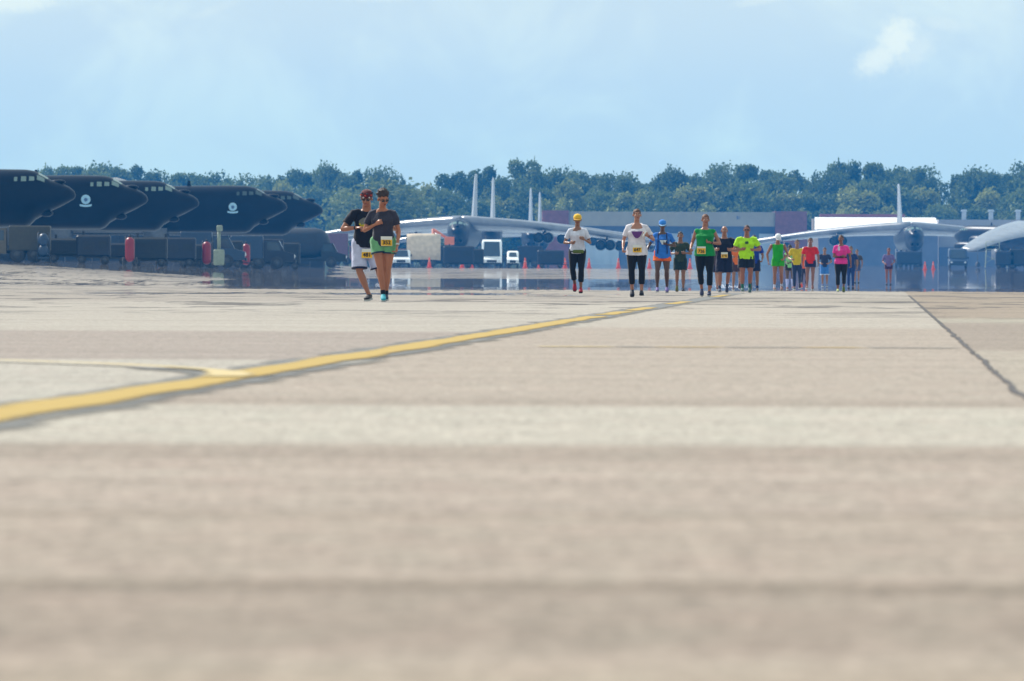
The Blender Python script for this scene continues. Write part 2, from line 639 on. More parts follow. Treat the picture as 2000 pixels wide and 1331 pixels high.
def paint_mat(name, col, under, thr, soft=.55):
    m = bpy.data.materials.new(name)
    m.use_nodes = True
    t = m.node_tree
    bs = t.nodes['Principled BSDF']
    co = nd(t, 'ShaderNodeTexCoord')
    n = nd(t, 'ShaderNodeTexNoise', inp={'Scale': 14.0, 'Detail': 6.0, 'Roughness': 0.75})
    t.links.new(co.outputs['Object'], n.inputs['Vector'])
    mp = nd(t, 'ShaderNodeMapping')
    mp.inputs['Scale'].default_value = (0.6, 0.10, 1)
    t.links.new(co.outputs['Object'], mp.inputs[0])
    n2 = nd(t, 'ShaderNodeTexNoise', inp={'Scale': 1.6, 'Detail': 4.0})
    t.links.new(mp.outputs[0], n2.inputs['Vector'])
    w_ = mth(t, 'ADD', mth(t, 'MULTIPLY', n.outputs[0], 0.6), mth(t, 'MULTIPLY', n2.outputs[0], 0.4))
    t.links.new(mixc(t, sstep(t, w_, thr, thr + 0.06), col, under), bs.inputs['Base Color'])
    bs.inputs['Roughness'].default_value = 0.85
    bs.inputs['Specular IOR Level'].default_value = 0.2
    # paint feathers out and chips towards its edges
    at = nd(t, 'ShaderNodeAttribute', attribute_name='across')
    n3 = nd(t, 'ShaderNodeTexNoise', inp={'Scale': 5.0, 'Detail': 6.0, 'Roughness': 0.8})
    t.links.new(co.outputs['Object'], n3.inputs['Vector'])
    e_ = mth(t, 'ADD', at.outputs['Fac'], mth(t, 'MULTIPLY', mth(t, 'SUBTRACT', n3.outputs[0], 0.5), 1.3))
    al = mth(t, 'SUBTRACT', 1.0, sstep(t, e_, soft, 1.1))
    t.links.new(al, bs.inputs['Alpha'])
    return m


M_YEL = paint_mat('yellow line paint', rgb(232, 198, 120, .50), rgb(176, 160, 120, .7), 0.57)
M_EDGE = paint_mat('dark line border', rgb(146, 147, 150, .56), rgb(190, 182, 170, .58), 0.54)
M_THIN = paint_mat('worn thin yellow paint', rgb(232, 206, 150, .64), rgb(222, 214, 190, .62), 0.50)
M_SEAL = paint_mat('joint sealant', rgb(84, 82, 86), rgb(120, 114, 110), 0.55, .7)

lp = [(-2.223 + 0.0238 * y + 0.03 * mnoise.noise(Vector((y * .14, 2, 2))), y) for y in [20 + 0.5 * i for i in range(640)]]
tag(strip(lp, lambda y: 0.235 * (1 + .35 * mnoise.noise(Vector((y * .3, 1, 9)))), 0.004, 0.07, 3).build('taxi_line_border', M_EDGE), kind='structure')
for ya_, yb_ in ((20, 128), (133, 147), (151, 168), (190, 212), (266, 302)):
    tag(strip([p for p in lp if ya_ <= p[1] <= yb_], lambda y: 0.125 * (1 + .45 * mnoise.noise(Vector((y * .22, 7, 1)))), 0.008, 0.022, 5).build('taxi_line', M_YEL), kind='structure')
x0, y0, RR = -2.223 + 0.0238 * 48.5, 48.5, 30.0
arc = []
for i in range(60):
    th = i * 0.026
    arc.append((x0 - RR * (1 - math.cos(th)) + 0.02 * RR * math.sin(th), y0 + RR * math.sin(th)))
tag(strip([(a, b) for a, b in arc[:8]], lambda y: 0.17, 0.0045, 0.03, 8).build('turn_off_line_border', M_EDGE), kind='structure')
tag(strip(arc, lambda y: 0.10 if y < 51.5 else 0.055, 0.0115, 0.012, 9).build('turn_off_line', M_THIN), kind='structure')
for nm, xa, xb, mm_, s_ in (('faded_cross_line', 0.15, 0.55, M_THIN, 1), ('faded_cross_line', 0.80, 1.15, M_YEL, 2), ('faded_cross_line', 1.62, 1.92, M_YEL, 3),
                            ('faded_cross_line_border', 1.18, 1.60, M_EDGE, 4), ('faded_cross_line_border', 1.96, 2.45, M_EDGE, 5), ('faded_cross_line_border', 0.57, 0.79, M_EDGE, 6)):
    ya = 71.9
    tag(strip([(xa + (xb - xa) * i / 8, ya + 0.05 * i / 8) for i in range(9)], 0.28, 0.004, 0.03, s_).build(nm, mm_), kind='structure')
jp = []
rj = random.Random(4)
for i in range(560):
    y = 22 + 0.5 * i
    jp.append((0.43 + 0.02894 * y + 0.014 * mnoise.noise(Vector((y * 0.35, 0, 0))) + rj.uniform(-.006, .006), y))
tag(strip(jp, lambda y: 0.008 + 0.012 * abs(mnoise.noise(Vector((y * 0.8, 3, 3)))) + (0.00006 * y), 0.004, 0.010, 12).build('joint_sealant', M_SEAL), kind='structure')

# ------------------------------------------------------------------ the bombers
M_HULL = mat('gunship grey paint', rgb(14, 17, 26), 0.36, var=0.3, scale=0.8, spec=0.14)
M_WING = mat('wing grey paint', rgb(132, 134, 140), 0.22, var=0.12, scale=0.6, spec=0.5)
M_GLASS = mat('cockpit glass', (0.15, 0.22, 0.20, 1), 0.08, var=0.1, spec=0.8)
M_EMB = mat('pale emblem', rgb(150, 190, 214), 0.5, var=0.1)
M_EMBD = mat('emblem shield', rgb(66, 98, 140), 0.5, var=0.1)
M_DARK = mat('dark intake', (0.015, 0.015, 0.018, 1), 0.6, var=0)
M_TYRE = mat('tyre rubber', (0.03, 0.03, 0.032, 1), 0.8, var=0.2)
M_RIM = mat('grey wheel rim', rgb(60, 62, 66), 0.5, var=0.1)
M_STRUT = mat('grey gear strut', rgb(84, 88, 96), 0.4, var=0.1)
M_REDC = mat('red cover cloth', rgb(200, 52, 46), 0.7, var=0.15)

BELLY = 2.25
# distance behind the nose: top, bottom, half width (heights above the belly)
FUS = [(0, 2.15, 2.03, .05), (.12, 2.42, 1.86, .33), (.42, 2.66, 1.68, .62), (1.0, 2.92, 1.36, .9), (1.6, 3.10, 1.08, 1.1),
       (2.1, 3.40, .80, 1.22), (2.6, 3.66, .52, 1.3), (2.95, 3.74, .16, 1.36), (3.3, 3.78, .02, 1.42), (5, 3.8, 0, 1.47), (8, 3.76, 0, 1.5), (12, 3.72, 0, 1.5),
       (20, 3.70, 0, 1.5), (30, 3.70, .05, 1.45), (36, 3.62, .5, 1.25), (42, 3.45, 1.2, .9), (46, 3.1, 1.75, .6), (48.5, 2.8, 2.1, .35)]
NF = 36
NOSE_X = 16.5        # local x of the nose tip; the origin is on the ground under the wing


def fus_at(dx):
    for i in range(len(FUS) - 1):
        if FUS[i][0] <= dx <= FUS[i + 1][0]:
            k = (dx - FUS[i][0]) / (FUS[i + 1][0] - FUS[i][0])
            return [FUS[i][j] + (FUS[i + 1][j] - FUS[i][j]) * k for j in (1, 2, 3)]
    return FUS[-1][1:]


def fus_pt(dx, th, off=0.0):
    """th = 0 at the starboard-left side (+y), pi/2 at the top"""
    top, bot, w_ = fus_at(dx)
    h, cz = (top - bot) / 2, (top + bot) / 2
    e = 2 / 2.35
    c, s_ = math.cos(th), math.sin(th)
    y = (w_ + off) * math.copysign(abs(c) ** e, c)
    z = cz + (h + off) * math.copysign(abs(s_) ** e, s_)
    return (NOSE_X - dx, y, z + BELLY)


def wing_mesh(side, shift=0.0):
    mb = MB()
    rings = []
    prof = [(0, 0), (.03, .048), (.12, .085), (.35, .10), (.65, .065), (1, .007), (1, -.007), (.65, -.04), (.35, -.062), (.12, -.055), (.03, -.035)]
    for y in (0.0, 1.5, 4, 7, 10.5, 14, 18, 22, 25.5, 27.6, 28.2):
        k = y / 28.2
        ch = 9.6 + (3.3 - 9.6) * k
        if y > 28:
            ch *= 0.8
        xle = NOSE_X - 12.4 - y * math.tan(R(37))
        z = BELLY + 3.42 - 0.030 * y - 0.0030 * y * y
        inc = R(8 - 4 * k)
        rings.append([(xle - ch * a * math.cos(inc), side * y, z + ch * b - ch * a * math.sin(inc) + ch * .25 * math.sin(inc)) for a, b in prof])
    if side < 0:
        rings = [r[::-1] for r in rings]
    mb.loft(rings)
    return mb


def wing_z(y):
    return BELLY + 3.42 - 0.030 * y - 0.0030 * y * y


def lathe_x(mb, prof, c, n=20):
    """prof: (x, r) pairs, revolved round an axis along x through c"""
    rings = [[(c[0] + x, c[1] + r * math.cos(2 * math.pi * k / n), c[2] + r * math.sin(2 * math.pi * k / n)) for k in range(n)] for x, r in prof]
    mb.loft(rings)
    return mb


def make_bomber(label, group, emblem=True):
    root = empty('bomber_aircraft', (0, 0, 0), 0, label, 'aircraft', group)
    mb = MB()
    mb.loft([[fus_pt(f[0], 2 * math.pi * k / NF) for k in range(NF)] for f in FUS])
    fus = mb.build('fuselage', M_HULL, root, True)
    # blister housings under the chin and bumps on top of the nose
    for sy in (-1, 1):
        m2 = MB()
        m2.ell((NOSE_X - 1.9, sy * .42, BELLY + .93), (.42, .24, .22))
        m2.build('sensor_turret', M_HULL, root, True)
    m2 = MB()
    m2.ell((NOSE_X - 1.15, 0, BELLY + 2.98), (.5, .3, .16))
    m2.build('nose_fairing', M_HULL, root, True)
    m2 = MB()
    m2.box((NOSE_X - 7.8, 0, BELLY + 3.95), (.35, .05, .42), taper=(.5, 1))
    m2.build('blade_antenna', M_HULL, root)
    # cockpit glazing, panes slightly proud of the skin
    panes = [(1.80, 2.40, 1.10, 1.50), (1.98, 2.48, .68, 1.02), (2.64, 2.98, .58, .82), (3.16, 3.50, .56, .80), (3.74, 3.95, .56, .76)]
    for i, (a, b, t0, t1) in enumerate(panes):
        for sy in (0, 1):
            m3 = MB()
            g = []
            for ii in range(5):
                row = []
                for jj in range(5):
                    th = t0 + (t1 - t0) * jj / 4
                    if sy:
                        th = math.pi - th
                    row.append(fus_pt(a + (b - a) * ii / 4, th, 0.025))
                g.append(row)
            vs = [p for r_ in g for p in r_]
            q = [(ii * 5 + jj, (ii + 1) * 5 + jj, (ii + 1) * 5 + jj + 1, ii * 5 + jj + 1) for ii in range(4) for jj in range(4)]
            m3.add(vs, q)
            m3.build('cockpit_window', M_GLASS, root, True)
    if emblem:
        for rad, off, mm_, nm in ((.33, .03, M_EMB, 'unit_emblem'), (.13, .045, M_EMBD, 'shield')):
            m3 = MB()
            n = 20
            vs = []
            for k in range(n):
                a = 2 * math.pi * k / n
                rx, rz = rad * math.cos(a), rad * math.sin(a)
                if nm == 'shield':
                    rz = rz * 1.15 if rz < 0 else rz * .8
                dx = 4.25 + rx
                top, bot, w_ = fus_at(dx)
                zz_ = 2.1 + rz
                h, cz = (top - bot) / 2, (top + bot) / 2
                q_ = max(0, 1 - abs((zz_ - cz) / h) ** 2.35) ** (1 / 2.35)
                vs.append((NOSE_X - dx, -(w_ * q_ + off), BELLY + zz_))
            m3.add(vs, [tuple(range(n))])
            if nm == 'unit_emblem':
                for k in range(9):
                    pass
            e_ = m3.build(nm, mm_, root)
            if nm == 'unit_emblem':
                em = e_
                m4 = MB()      # scroll under the shield
                vs = []
                for k in range(9):
                    a = -0.42 + 0.105 * k
                    for dz in (0, .14):
                        vs.append((NOSE_X - 4.25 + a, -(1.47 + .06), BELLY + 1.58 + dz + .35 * a * a))
                m4.add(vs, [(2 * k, 2 * k + 2, 2 * k + 3, 2 * k + 1) for k in range(8)])
                m4.build('scroll', M_EMB, em)
            else:
                e_.parent = em
    for side in (1, -1):
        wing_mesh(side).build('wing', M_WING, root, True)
        for y in (10.4, 18.3):
            xle = NOSE_X - 12.4 - y * math.tan(R(37))
            zc = wing_z(y) - 1.25
            pod = None
            mbp = MB()
            for s2 in (-.62, .62):
                lathe_x(mbp, [(3.9, .50), (4.0, .60), (3.7, .70), (2.6, .74), (.6, .70), (-1.2, .50), (-1.9, .42), (-2.6, .16)], (xle, side * y + s2, zc))
            # the pylon joins both nacelles to the wing
            mbp.loft([[(xle + 3.0, side * y - .16, zc + .3), (xle + 3.0, side * y + .16, zc + .3), (xle - 2.2, side * y + .16, zc + .2), (xle - 2.2, side * y - .16, zc + .2)],
                      [(xle + .3, side * y - .14, zc + 1.2), (xle + .3, side * y + .14, zc + 1.2), (xle - 2.8, side * y + .14, zc + 1.1), (xle - 2.8, side * y - .14, zc + 1.1)]])
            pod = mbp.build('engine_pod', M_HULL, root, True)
            for s2 in (-.62, .62):
                mi = MB()
                lathe_x(mi, [(4.015, .47), (3.95, .12), (4.15, .02)], (xle, side * y + s2, zc), 16)
                mi.build('intake', M_DARK, pod, True)
        mb = MB()      # stabiliser
        rings = []
        for y in (0, 4, 7.9):
            ch = 5.6 - 3.3 * y / 7.9
            xle = NOSE_X - 40.3 - y * math.tan(R(40))
            rings.append([(xle - ch * a, side * y, BELLY + 2.9 + ch * b) for a, b in ((0, 0), (.2, .045), (.6, .04), (1, 0), (.6, -.03), (.2, -.035))])
        if side < 0:
            rings = [r[::-1] for r in rings]
        mb.loft(rings)
        mb.build('stabiliser', M_WING, root, True)
        # outrigger wheel near the tip
        y = 24.6
        xx = NOSE_X - 12.4 - y * math.tan(R(37)) - 2.2
        mb = MB()
        mb.tube([(xx, side * y, wing_z(y) - .1), (xx, side * y, .4)], .07, 8)
        og = mb.build('outrigger_gear', M_STRUT, root, True)
        mb = MB()
        mb.tube([(xx, side * y - .12, .38), (xx, side * y + .12, .38)], .38, 18)
        mb.build('wheel', M_TYRE, og, True)
        # tip tank
        y = 22.0
        xx = NOSE_X - 12.4 - y * math.tan(R(37))
        mb = MB()
        lathe_x(mb, [(2.2, .04), (1.9, .22), (1.2, .42), (.2, .5), (-1.5, .48), (-3, .25), (-3.8, .04)], (xx, side * y, wing_z(y) - .9), 14)
        mb.loft([[(xx + 1, side * y - .06, wing_z(y) - .5), (xx + 1, side * y + .06, wing_z(y) - .5), (xx - 1.2, side * y + .06, wing_z(y) - .5), (xx - 1.2, side * y - .06, wing_z(y) - .5)],
                 [(xx - .3, side * y - .05, wing_z(y)), (xx - .3, side * y + .05, wing_z(y)), (xx - 1.9, side * y + .05, wing_z(y)), (xx - 1.9, side * y - .05, wing_z(y))]])
        mb.build('fuel_tank', M_HULL, root, True)
    mb = MB()          # fin
    rings = []
    for z, xle, ch, th in ((BELLY + 3.1, 37.6, 8.6, .42), (BELLY + 5.0, 39.3, 7.2, .34), (BELLY + 9.6, 43.2, 4.2, .18), (BELLY + 10.1, 43.8, 3.6, .1)):
        xs = NOSE_X - xle
        rings.append([(xs, 0, z), (xs - ch * .25, th, z), (xs - ch * .65, th * .8, z), (xs - ch, .03, z), (xs - ch, -.03, z), (xs - ch * .65, -th * .8, z), (xs - ch * .25, -th, z)])
    mb.loft(rings[::-1])
    mb.build('tail_fin', M_WING, root, False)
    for gx, tilt in ((NOSE_X - 11.2, 1), (NOSE_X - 26.5, -1)):
        for sy in (-1, 1):
            mb = MB()
            mb.tube([(gx, sy * .75, BELLY + .5), (gx, sy * 1.05, .62)], .14, 10)
            mb.tube([(gx + 1.1 * tilt, sy * .8, BELLY + .4), (gx, sy * 1.02, 1.0)], .07, 8)
            mb.box((gx + .9, sy * 1.45, BELLY - .35), (1.7, .06, 1.5))
            g = mb.build('landing_gear', M_STRUT, root, True)
            for ww in (-.34, .34):
                mw = MB()
                mw.tube([(gx, sy * 1.05 + ww - .19, .68), (gx, sy * 1.05 + ww - .14, .68), (gx, sy * 1.05 + ww + .14, .68), (gx, sy * 1.05 + ww + .19, .68)], [.60, .68, .68, .60], 22)
                wh = mw.build('wheel', M_TYRE, g, True)
                mw = MB()
                mw.tube([(gx, sy * 1.05 + ww - .2, .68), (gx, sy * 1.05 + ww + .2, .68)], .30, 16)
                mw.build('rim', M_RIM, wh, True)
    return root


def place(root, x, y, heading, z=None):
    """heading: direction the nose points, angle from +X"""
    root.location = (x, y, gz(x, y) if z is None else z)
    root.rotation_euler = (0, 0, heading)


proto = make_bomber('dark bomber nose cut by the left edge of the photo', 'bombers parked side by side on the left, noses to the right')
SIDE = [(147, 850), (288, 910), (388, 972), (560, 1036), (630, 1096)]
LAB = [None, 'second dark bomber from the left edge, pale emblem behind its bright cockpit panes',
       'third dark bomber nose from the left edge, without an emblem',
       'fourth dark bomber from the left edge, small pale emblem on its long side',
       'farthest bomber of the left row, its pointed nose ending beside the couple of runners']
bombers = [proto]
for i in range(1, 5):
    c = copy_tree(proto)
    c['label'] = LAB[i]
    bombers.append(c)
for i, (px, D) in enumerate(SIDE):
    z = gz(PX(px, D) - 11, D)
    hd = R(-1.5)
    belly_goal = {0: 2.3}
    place(bombers[i], PX(px, D) - NOSE_X * math.cos(hd), D - NOSE_X * math.sin(hd), hd, z)
M_GLASSD = mat('shaded cockpit glass', (.05, .08, .085, 1), 0.1, var=0.1, spec=0.5)  # weaker reflection in the two farthest bombers' panes put into the glass colour
for i in (3, 4):
    for ch in bombers[i].children:
        if ch.name.startswith('cockpit_window'):
            ch.data = ch.data.copy()
            ch.data.materials[0] = M_GLASSD
for i in (0, 2, 4):
    for ch in list(bombers[i].children):
        if ch.name.startswith('unit_emblem'):
            for g in list(ch.children):
                bpy.data.objects.remove(g)
            bpy.data.objects.remove(ch)
G2 = 'bombers parked farther down the apron'
FRONT = [  # pixel of the nose, distance of the wing root, heading, label
    (905, 1715, R(-93), 'bomber facing the camera right of the couple, both drooping wings spread wide'),
    (958, 1800, R(-90.5), 'bomber hidden behind the nearer facing one, only its thin second tail fin rising above'),
    (1036, 2062, R(-90), 'distant bomber whose broad tail fin rises left of the brick hangar'),
    (1054, 2196, R(-90), 'farthest bomber, its faint fin right beside the brick end of the hangar'),
    (1775, 1915, R(-88.5), 'bomber facing the camera on the right, fin before the white-fronted building'),
]
for px, D, hd, lb in FRONT:
    c = copy_tree(proto)
    c['label'] = lb
    c['group'] = G2
    place(c, PX(px, D), D, hd)
    for ch in list(c.children):
        if ch.name.startswith('unit_emblem'):
            for g in list(ch.children):
                bpy.data.objects.remove(g)
            bpy.data.objects.remove(ch)
c = copy_tree(bombers[2])
c['label'] = 'bomber at the right edge, big pale wing reaching towards the camera'
c['group'] = G2
# wing root of the near (left) wing at px ~1985, heading left and away
hd = math.atan2(.78, -.63)
rx, ry = PX(1992, 1850), 1850
# local root leading edge is at (NOSE_X-12.4, 0)
lx = NOSE_X - 14
place(c, rx - lx * math.cos(hd), ry - lx * math.sin(hd), hd)

# ------------------------------------------------------------------ hangars behind
M_BRICK = mat('red brick', rgb(116, 70, 66), 0.9, var=0.2, scale=1.5)
M_BEIGE = mat('beige metal siding', rgb(150, 146, 132), 0.6, var=0.06, scale=0.5)
M_WALLP = mat('pale blue panel wall', rgb(176, 190, 200), 0.7, var=0.08, scale=0.3)
M_SHADE = mat('grey blue recessed wall', rgb(96, 104, 122), 0.8, var=0.1, scale=0.4)  # shade of the recess under the roof bands put into the wall colour
M_WHITEF = mat('white roof fascia', rgb(250, 250, 248), 0.5, var=0.03, scale=0.3)
M_TRIM = mat('dark red roof trim', rgb(120, 66, 72), 0.7, var=0.1)
M_GREYF = mat('grey ribbed roof fascia', rgb(150, 148, 152), 0.7, var=0.06)
M_UNIT = mat('galvanised unit', rgb(176, 186, 196), 0.4, var=0.1)


def hangar(name, label, D, x0, x1, top_px, parts):
    xa, xb = PX(x0, D), PX(x1, D)
    cx = (xa + xb) / 2
    z0 = gz(cx, D)
    top = (543 - top_px) / FPX * D + CAM_H - z0
    r = empty(name, (cx, D, z0), 0, label, 'building')
    return r, xa - cx, xb - cx, top, lambda px: PX(px, D) - cx, lambda py: (543 - py) / FPX * D + CAM_H - z0


r, a, b, top, fx, fz = hangar('brick_hangar', 'long hangar with dark red brick ends and a beige metal band above its doors', 2270, 1058, 1575, 411, None)
mb = MB()
mb.box(((fx(1108) + fx(1514)) / 2, 14, top / 2 - .1), (fx(1514) - fx(1108), 24, top - .2))
mb.build('wall', M_SHADE, r)
for p0, p1 in ((1058, 1110), (1513, 1575)):
    mb = MB()
    mb.box(((fx(p0) + fx(p1)) / 2, 13, top / 2), (fx(p1) - fx(p0), 28, top))
    mb.build('brick_wing', M_BRICK, r)
mb = MB()
mb.box(((fx(1110) + fx(1513)) / 2, 1.0, (fz(413) + fz(441)) / 2), (fx(1513) - fx(1110) - .02, 2.6, fz(413) - fz(441)))
for k in range(60):
    xx = fx(1110) + (k + .5) * (fx(1513) - fx(1110)) / 60
    mb.box((xx, -.35, (fz(413) + fz(441)) / 2), (.12, .1, fz(413) - fz(441) - .1))
mb.build('roof_fascia', M_BEIGE, r)
for p0, p1 in ((1112, 1208), (1244, 1330), (1350, 1420), (1482, 1511)):
    mb = MB()
    mb.box(((fx(p0) + fx(p1)) / 2, 1.7, fz(455) / 2), (fx(p1) - fx(p0), .4, fz(455)))
    for k in range(1, 6):
        mb.box((fx(p0) + (fx(p1) - fx(p0)) * k / 6, 1.47, fz(455) / 2), (.1, .1, fz(455) - .1))
    mb.build('hangar_door', M_WALLP, r)
mb = MB()
mb.box((fx(1441), -.34 - .02, fz(424)), (.55, .06, .55))
mb.build('wall_lamp', M_SHADE, r)

r, a, b, top, fx, fz = hangar('white_fronted_building', 'low building with a bright white roof band and dark red trim behind the right-hand bomber', 2215, 1596, 1832, 414, None)
mb = MB()
mb.box((0, 10, fz(446) / 2), (b - a, 17, fz(446)))
mb.build('wall', M_SHADE, r)
mb = MB()
mb.box((-2.2, 19, (fz(415) + fz(422)) / 2), (b - a - 6, 3, fz(415) - fz(422)))
mb.build('roof_trim', M_TRIM, r)
mb = MB()
zt, zb = fz(421.5), fz(446)
mb.loft([[(x_, -1.6, zb), (x_, -1.5, zb + .12), (x_, 17, zt), (x_, 19, zt), (x_, 19, zb)] for x_ in (a - .05, b + .05)][::-1])
mb.build('roof_slope', M_WHITEF, r)
for p0, p1 in ((1598, 1640), (1648, 1700), (1706, 1752), (1790, 1828)):
    mb = MB()
    mb.box(((fx(p0) + fx(p1)) / 2, 1.85, fz(476) / 2), (fx(p1) - fx(p0), .3, fz(476)))
    mb.build('wall_panel', M_WALLP, r)

r, a, b, top, fx, fz = hangar('grey_building', 'grey flat-roofed building at the right edge with vent units on its roof', 2230, 1833, 2120, 426, None)
mb = MB()
mb.box(((a + b) / 2, 12, fz(426) / 2), (b - a, 22, fz(426)))
mb.build('wall', M_GREYF, r)
mb = MB()
mb.box(((a + b) / 2, .8, fz(480) / 2), (b - a, .3, fz(480)))
mb.build('lower_wall', M_SHADE, r)
for p in (1885, 1938, 1991, 2048):
    mb = MB()
    mb.box((fx(p), 8, fz(426) + .75), (.75, .9, 1.5))
    mb.box((fx(p), 8, fz(426) + 1.6), (1.15, 1.3, .35), taper=(.7, .7))
    mb.build('roof_vent', M_UNIT, r)
# small tan hut with a mast between the hangars
hx = PX(1587, 2140)
r = empty('guard_hut', (hx, 2140, gz(hx, 2140)), 0, 'small tan hut with a mast between the brick hangar and white-fronted building', 'hut')
mb = MB()
mb.box((0, 0, 2.9), (1.9, 3, 5.8), taper=(.8, .8))
mb.build('wall', mat('tan hut wall', rgb(176, 160, 150), .8), r)
mb = MB()
mb.tube([(0, 0, 5.7), (0, 0, 7.7)], .22, 8)
mb.build('mast', mat('tan hut wall', rgb(176, 160, 150), .8), r)

# ------------------------------------------------------------------ trees
rng = np.random.default_rng(7)


def leaf_mat(name, c1, c2):
    m = bpy.data.materials.new(name)
    m.use_nodes = True
    t = m.node_tree
    bs = t.nodes['Principled BSDF']
    geo = nd(t, 'ShaderNodeNewGeometry')
    co = nd(t, 'ShaderNodeTexCoord')
    n = nd(t, 'ShaderNodeTexNoise', inp={'Scale': 0.6, 'Detail': 3.0})
    t.links.new(co.outputs['Object'], n.inputs['Vector'])
    oi = nd(t, 'ShaderNodeObjectInfo')
    f = mth(t, 'ADD', mth(t, 'MULTIPLY', geo.outputs['Random Per Island'], .4), mth(t, 'MULTIPLY', n.outputs[0], .35))
    f = mth(t, 'ADD', f, mth(t, 'MULTIPLY', oi.outputs['Random'], .35))
    t.links.new(mixc(t, f, c1, c2), bs.inputs['Base Color'])
    bs.inputs['Roughness'].default_value = 0.7
    bs.inputs['Specular IOR Level'].default_value = 0.25
    bs.inputs['Transmission Weight'].default_value = 0.0
    tr = nd(t, 'ShaderNodeBsdfTranslucent')
    t.links.new(mixc(t, f, tuple(x * 1.1 for x in c1[:3]), tuple(x * 1.15 for x in c2[:3])), tr.inputs['Color'])
    mx = nd(t, 'ShaderNodeMixShader')
    mx.inputs[0].default_value = 0.30
    t.links.new(bs.outputs[0], mx.inputs[1])
    t.links.new(tr.outputs[0], mx.inputs[2])
    t.links.new(mx.outputs[0], t.nodes['Material Output'].inputs['Surface'])
    return m


M_LEAF = leaf_mat('oak leaves', (.045, .075, .02), (.20, .24, .06))
M_LEAF2 = leaf_mat('yellow green leaves', (.12, .15, .035), (.34, .35, .09))
M_LEAF3 = leaf_mat('dome tree leaves', (.06, .09, .025), (.22, .25, .07))
M_BARK = mat('tree bark', (.07, .055, .045), .95, var=.3, scale=2)


def crown_mesh(seed, h, rad, base, nclump, nleaf, size, weep=False):
    g = np.random.default_rng(seed)
    P = []
    cl_ = []
    for i in range(nclump):
        for _ in range(60):
            a = g.uniform(0, 2 * math.pi)
            zz_ = g.uniform(base, h * 0.90)
            k = (zz_ - base) / (h - base)
            rr = rad * math.sin(math.pi * (0.18 + 0.72 * k)) ** 0.7 * g.uniform(.15, 1.0)
            c_ = np.array([math.cos(a) * rr, math.sin(a) * rr, zz_])
            if all(np.linalg.norm(c_ - q[0]) > rad * .30 for q in cl_):
                break
        cl_.append((c_, rad * g.uniform(.20, .42)))
    cl_.append((np.array([g.uniform(-.3, .3) * rad, 0, h * .9]), rad * .3))
    per = nleaf // len(cl_)
    allp = []
    for c_, cr in cl_:
        d = g.normal(size=(per, 3))
        d /= np.linalg.norm(d, axis=1)[:, None]
        rr = cr * g.uniform(.35, 1.0, per) ** .6
        sub = g.normal(size=(7, 3))
        sub /= np.linalg.norm(sub, axis=1)[:, None]
        lump = 1 + .3 * np.maximum(0, (d @ sub.T).max(1) - .75) * 3
        p = c_ + d * (rr * lump)[:, None] * np.array([1, 1, .8])
        allp.append(p)
        # stray twigs
        q = c_ + d[:per // 10] * (cr * g.uniform(1.0, 1.22, per // 10))[:, None]
        allp.append(q)
    P = np.concatenate(allp)
    if weep:
        d_ = np.hypot(P[:, 0], P[:, 1]) / rad
        P[:, 2] -= d_ ** 2 * h * .18
    P = P[P[:, 2] > base * .5]
    n = len(P)
    a1 = g.normal(size=(n, 3))
    a1 /= np.linalg.norm(a1, axis=1)[:, None]
    a2 = np.cross(a1, g.normal(size=(n, 3)))
    a2 /= np.linalg.norm(a2, axis=1)[:, None]
    s1 = (size * g.uniform(.5, 1.25, n))[:, None]
    V = np.stack([P - a1 * s1, P - a2 * s1 * .6, P + a1 * s1, P + a2 * s1 * .6], 1).reshape(-1, 3)
    me = bpy.data.meshes.new('crown')
    me.vertices.add(4 * n)
    me.vertices.foreach_set('co', V.astype(np.float32).ravel())
    me.loops.add(4 * n)
    me.loops.foreach_set('vertex_index', np.arange(4 * n, dtype=np.int32))
    me.polygons.add(n)
    me.polygons.foreach_set('loop_start', np.arange(0, 4 * n, 4, dtype=np.int32))
    me.update(calc_edges=True)
    return me, cl_


def make_tree_src(seed, h, rad, base, nclump, nleaf, size, lm, weep=False, kind='broadleaf_tree'):
    root = empty(kind, (0, 0, -50), 0)
    me, cl_ = crown_mesh(seed, h, rad, base, nclump, nleaf, size, weep)
    from_mesh('crown', me, lm, root, False)
    mb = MB()
    mb.tube([(0, 0, -.3), (.1, 0, base * .6), (-.1, .1, base * 1.1), (0, 0, h * .7)], [rad * .11, rad * .085, rad * .07, rad * .02], 8)
    for c_, cr in cl_[:7]:
        z_ = base * .7 + .25 * c_[2]
        mb.tube([(0, 0, z_), (c_[0] * .5, c_[1] * .5, (z_ + c_[2]) / 2 + .3), tuple(c_)], [rad * .05, rad * .035, rad * .01], 6)
    mb.build('trunk', M_BARK, root, True)
    return root


SRC = [make_tree_src(11 + i, 15, (4.6, 5.2, 4.0, 4.8, 5.6, 4.2)[i], 2.6, (22, 26, 19, 24, 28, 18)[i], 6500, .32, M_LEAF) for i in range(6)]
SRCY = [make_tree_src(31 + i, 9, (4.6, 5.0, 4.2)[i], 1.0, (14, 16, 12)[i], 4200, .30, M_LEAF2 if i == 0 else M_LEAF) for i in range(3)]
SRCW = make_tree_src(51, 7.2, 5.3, .5, 22, 7000, .26, M_LEAF3, True, 'weeping_tree')
used = set()


def tree(src, px, D, top_py, wid=1.0, label='', group=None, cat='tree'):
    x = PX(px, D)
    z = gz(x, D) - .2
    hs = {0: 15.0}
    h_src = 15.0 if src in SRC else (9.0 if src in SRCY else 7.2)
    want = (543 - top_py) / FPX * D + CAM_H - z
    k = want / h_src * 1.0
    c_ = copy_tree(src)
    c_.location = (x, D, z)
    kk = (k * .45 + .55) if src is not SRCW else k
    c_.scale = (kk * wid, kk * wid, k)
    c_.rotation_euler = (0, 0, random.uniform(0, 6.28))
    tag(c_, label, cat, group)
    return c_


